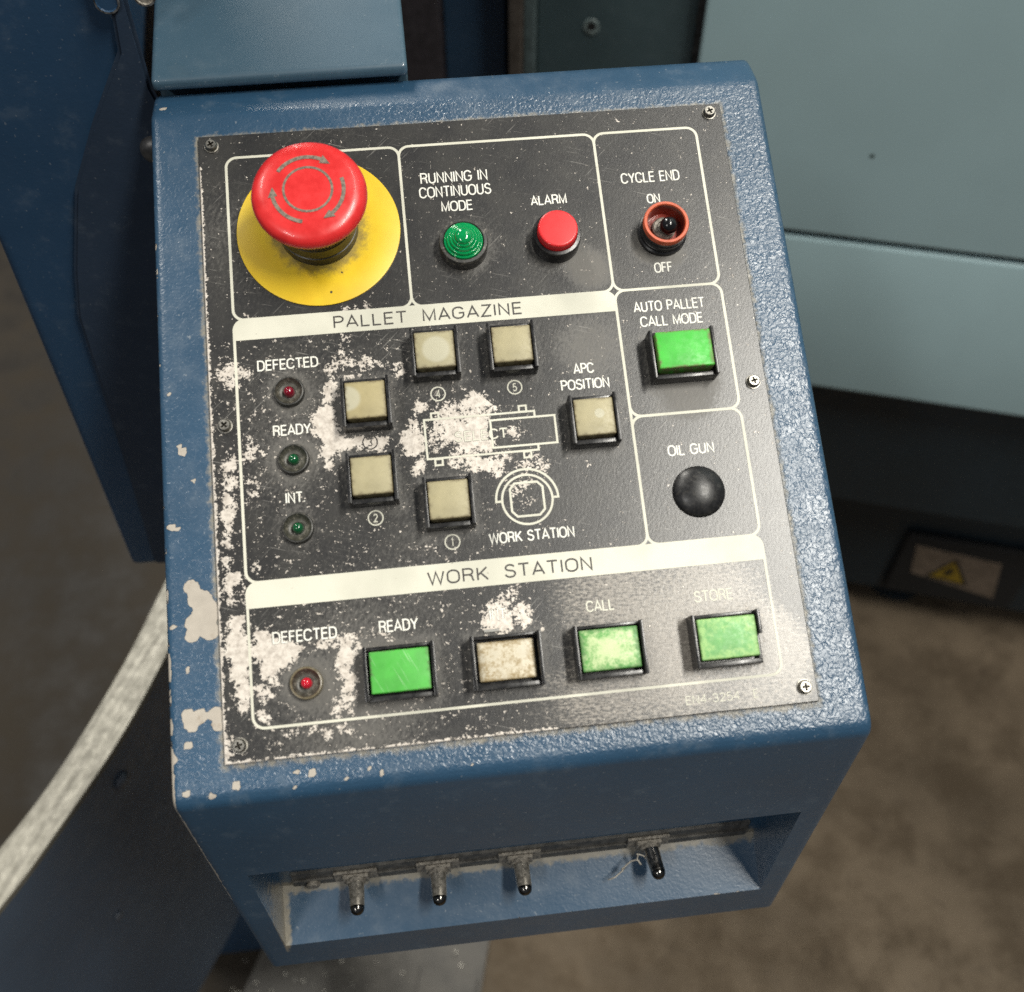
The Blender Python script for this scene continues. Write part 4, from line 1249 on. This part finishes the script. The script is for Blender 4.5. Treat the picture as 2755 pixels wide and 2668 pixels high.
mbox('upper_panel', 37, 1400, 0, 640, 689, 1900, M_TEAL, 3.0)
mbox('lower_panel', 37, 1400, 1.5, 640, 503.5, 682.5, M_TEAL, 4.0)
mbox('panel_gap', 40, 1390, 8, 600, 682.5, 689, M_RUBBER, 0)
mbox('base', 30, 1400, 34, 620, 300, 503.4, M_BASE, 2.0)
mbox('lower_base', 60, 1400, 95, 600, 60, 299.5, M_BASE, 2.0)
for s_ in (140, 420, 700):
    bm = bmesh.new()
    lathe(bm, [(38, 0), (38, 12), (14, 18), (14, 60)], 24)
    mesh_obj('levelling_foot', bm, M_BASE, mach, (s_ * MM, 0.16, 0), smooth=40)
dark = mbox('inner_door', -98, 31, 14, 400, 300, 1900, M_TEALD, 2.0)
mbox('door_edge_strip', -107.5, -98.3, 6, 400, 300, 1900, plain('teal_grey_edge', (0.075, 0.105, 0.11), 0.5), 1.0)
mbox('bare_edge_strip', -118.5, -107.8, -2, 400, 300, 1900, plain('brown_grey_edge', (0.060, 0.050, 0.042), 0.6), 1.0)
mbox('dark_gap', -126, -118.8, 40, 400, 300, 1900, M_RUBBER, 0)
# crumbling foam seal beside the upper panel
bm = bmesh.new()
random.seed(5)
zs = [300 + 5.5 * k for k in range(291)]
lft = [bm.verts.new(((31.2 + random.uniform(-1.2, 0.8)) * MM, (8 + random.uniform(-1, 2)) * MM, z_ * MM)) for z_ in zs]
rgt = [bm.verts.new((36.8 * MM, 5 * MM, z_ * MM)) for z_ in zs]
bkl = [bm.verts.new((31.2 * MM, 60 * MM, z_ * MM)) for z_ in zs]
for i in range(290):
    bm.faces.new((lft[i], rgt[i], rgt[i + 1], lft[i + 1]))
    bm.faces.new((bkl[i], lft[i], lft[i + 1], bkl[i + 1]))
mesh_obj('foam_seal', bm, M_RUBBER, mach, smooth=0)
bm = bmesh.new()
lathe(bm, [(0, 0.4), (3.4, 0.4), (4.2, 0.9), (6.4, 0.7), (7.0, 0)], 20)
for f in bm.faces:
    f.material_index = 0 if f.calc_center_median().xy.length < 0.0037 else 1
h_ = mesh_obj('screw_hole', bm, [M_RUBBER, plain('chipped_teal', (0.13, 0.17, 0.17), 0.5, var=0.8, nscale=420)], mach, (-0.053, 0.0138, 0.849), (math.radians(90), 0, 0), smooth=30)
bm = bmesh.new()
random.seed(2)
# small dents in the big panel: shallow dark pits
for s_, z_, r in ((190, 772, 2.2), (347, 868, 1.8)):
    bm = bmesh.new()
    lathe(bm, [(0, 0.25), (r * 0.6, 0.3), (r, 0.02)], 12)
    mesh_obj('paint_chip', bm, plain('paint_pit', (0.07, 0.10, 0.10), 0.6), mach, (s_ * MM, -0.0001, z_ * MM), (math.radians(90), 0, 0))

# warning label on a junction box under the machine
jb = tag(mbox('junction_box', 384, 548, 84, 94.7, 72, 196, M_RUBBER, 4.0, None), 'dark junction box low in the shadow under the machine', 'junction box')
jb.location = mach.location
jb.rotation_euler = mach.rotation_euler
M_LABEL = plain('shaded_cream_label', (0.15, 0.115, 0.085), 0.6, nscale=80)  # cream darkened: the shade under the machine is put into the colour
M_LYEL = plain('shaded_label_yellow', (0.25, 0.165, 0.012), 0.55)  # yellow darkened for the same shade
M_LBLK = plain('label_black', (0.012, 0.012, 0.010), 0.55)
bm = bmesh.new()
LB = [(399, 178), (508, 168), (522, 94), (408, 121)]


def flat(bm, pts, y, mi=0):
    f = bm.faces.new([bm.verts.new((s_ * MM, y * MM, z_ * MM)) for s_, z_ in pts])
    f.material_index = mi
    return f


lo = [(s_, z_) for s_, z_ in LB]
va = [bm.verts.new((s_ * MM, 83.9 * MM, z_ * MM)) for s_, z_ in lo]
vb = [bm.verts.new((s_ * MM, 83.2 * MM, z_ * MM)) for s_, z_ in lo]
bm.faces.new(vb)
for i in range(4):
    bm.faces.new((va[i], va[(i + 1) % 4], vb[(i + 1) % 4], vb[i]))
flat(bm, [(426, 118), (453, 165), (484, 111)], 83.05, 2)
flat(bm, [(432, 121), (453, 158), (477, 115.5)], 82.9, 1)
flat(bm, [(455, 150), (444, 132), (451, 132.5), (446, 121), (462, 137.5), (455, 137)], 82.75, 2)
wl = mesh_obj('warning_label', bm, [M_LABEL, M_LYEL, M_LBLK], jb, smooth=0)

# ------------------------------------------------------------------ blue column behind the arm
col = empty('steel_column', (nx * 0.56, ny * 0.56, 0.0), 'blue steel column standing behind the console between the arm and the teal machine', 'column', ang)
mbox('column_body', -181, -127, 26, 140, 0, 1900, blue_paint('deep_blue_enamel', (0.018, 0.045, 0.085), 0.2, fleck=0.1, rough=0.45), 2.0, col)
mbox('column_flange', -262, -181.5, 14, 140, 0, 1900, plain('brown_dark_flange', (0.028, 0.024, 0.028), 0.5), 1.5, col)

# ------------------------------------------------------------------ steel sheets on the floor and metal shavings
M_FSHEET = plain('dull_grey_sheet', (0.065, 0.060, 0.052), 0.5, 0.0, nscale=30, var=0.35)


def sheet(name, pts, z0, z1, lab):
    bm = bmesh.new()
    prism(bm, pts, z0, z1)
    bmesh.ops.recalc_face_normals(bm, faces=bm.faces[:])
    o = mesh_obj(name, bm, M_FSHEET, smooth=0)
    o['label'] = lab
    o['category'] = 'metal sheet'
    o['group'] = 'grey sheets lying on the floor below the console'
    return o


sheet('floor_sheet', [(-5, 120), (-26, 46), (-60, -30), (-300, 60), (-210, 260), (-60, 230)], 0.5, 3.0, 'wide grey metal sheet flat on the floor under the console')
sheet('floor_sheet', [(-88, 88), (-26, 68), (-50, -20), (-112, -2)], 3.2, 7.5, 'small grey metal sheet lying on top of the wide one')


def curl(bm, p, L, r, turns, rnd):
    """One sliver of swarf: a narrow twisted strip."""
    ax = Vector((rnd.uniform(-1, 1), rnd.uniform(-1, 1), rnd.uniform(-0.15, 0.3))).normalized()
    sd = ax.cross(Vector((0, 0, 1))).normalized()
    up = ax.cross(sd)
    pv = None
    n_ = 7
    for k in range(n_):
        t = k / (n_ - 1)
        a_ = turns * 2 * math.pi * t
        c = p + ax * (L * (t - 0.5)) + (sd * math.cos(a_) + up * math.sin(a_)) * r
        w = (sd * -math.sin(a_) + up * math.cos(a_)) * (L * 0.13)
        c.z = max(c.z, p.z * 0.4 + 0.0006)
        cur = (bm.verts.new(c + w), bm.verts.new(c - w))
        if pv:
            bm.faces.new((pv[0], pv[1], cur[1], cur[0]))
        pv = cur


M_SWARF = plain('bright_swarf', (0.45, 0.43, 0.38), 0.42, 0.6, nscale=300)
rnd = random.Random(11)
bm = bmesh.new()
for k in range(75):
    if k < 75:
        p = Vector((rnd.gauss(-0.26, 0.085), rnd.gauss(0.10, 0.055), 0.006))
    elif k < 92:
        p = Vector((rnd.uniform(-0.9, -0.3), rnd.uniform(0.2, 1.3), 0.004))
    else:
        p = Vector((rnd.uniform(0.3, 0.8), rnd.uniform(0.1, 0.5), 0.004))
    curl(bm, p, rnd.uniform(0.003, 0.009), rnd.uniform(0.0006, 0.002), rnd.uniform(0.2, 0.9), rnd)
sw = mesh_obj('metal_shavings', bm, M_SWARF, smooth=60, recalc=False)
sw['label'] = 'fine bright metal shavings scattered over the floor'
sw['category'] = 'metal shavings'
sw['kind'] = 'stuff'

# a straight sliver on the plate in front of the stained white button
bm = bmesh.new()
box(bm, -2.6, 2.6, -0.42, 0.42, 0.05, 0.65)
sl = mesh_obj('metal_sliver', bm, plain('shiny_sliver', (0.80, 0.78, 0.72), 0.2, 0.6), None, smooth=0)
loc = PL(91.2, 195.2, 0.05)
sl.location = (loc[0], loc[1], loc[2] + ROOT_Z)
sl.rotation_euler = (Matrix.Rotation(TH, 3, 'X') @ Matrix.Rotation(0.0, 3, 'Z')).to_euler()
tag(sl, 'short shiny metal sliver lying above the stained white button', 'metal sliver')

# a pale thread of swarf hanging from the rightmost toggle
cu = bpy.data.curves.new('metal_thread', 'CURVE')
cu.dimensions = '3D'
cu.bevel_depth = 0.00035
cu.bevel_resolution = 2
sp = cu.splines.new('POLY')
rt = random.Random(3)
pts = []
for k in range(34):
    t = k / 33
    pts.append((0.0585 - 0.019 * t + 0.0022 * math.sin(17 * t) + rt.uniform(-.0006, .0006), -0.0985 - 0.005 * t + 0.0015 * math.cos(23 * t),
                0.8095 - 0.011 * t ** 1.4 + 0.0012 * math.sin(29 * t)))
sp.points.add(len(pts) - 1)
for p_, c in zip(sp.points, pts):
    p_.co = (*c, 1)
tmp = bpy.data.objects.new('tmp', cu)
sc.collection.objects.link(tmp)
dg = bpy.context.evaluated_depsgraph_get()
me = bpy.data.meshes.new_from_object(tmp.evaluated_get(dg))
bpy.data.objects.remove(tmp)
th = bpy.data.objects.new('metal_thread', me)
me.materials.clear()
me.materials.append(plain('pale_thread', (0.45, 0.42, 0.36), 0.45, nscale=400))
sc.collection.objects.link(th)
tag(th, 'pale crinkled thread of metal caught on the rightmost toggle switch', 'metal thread')
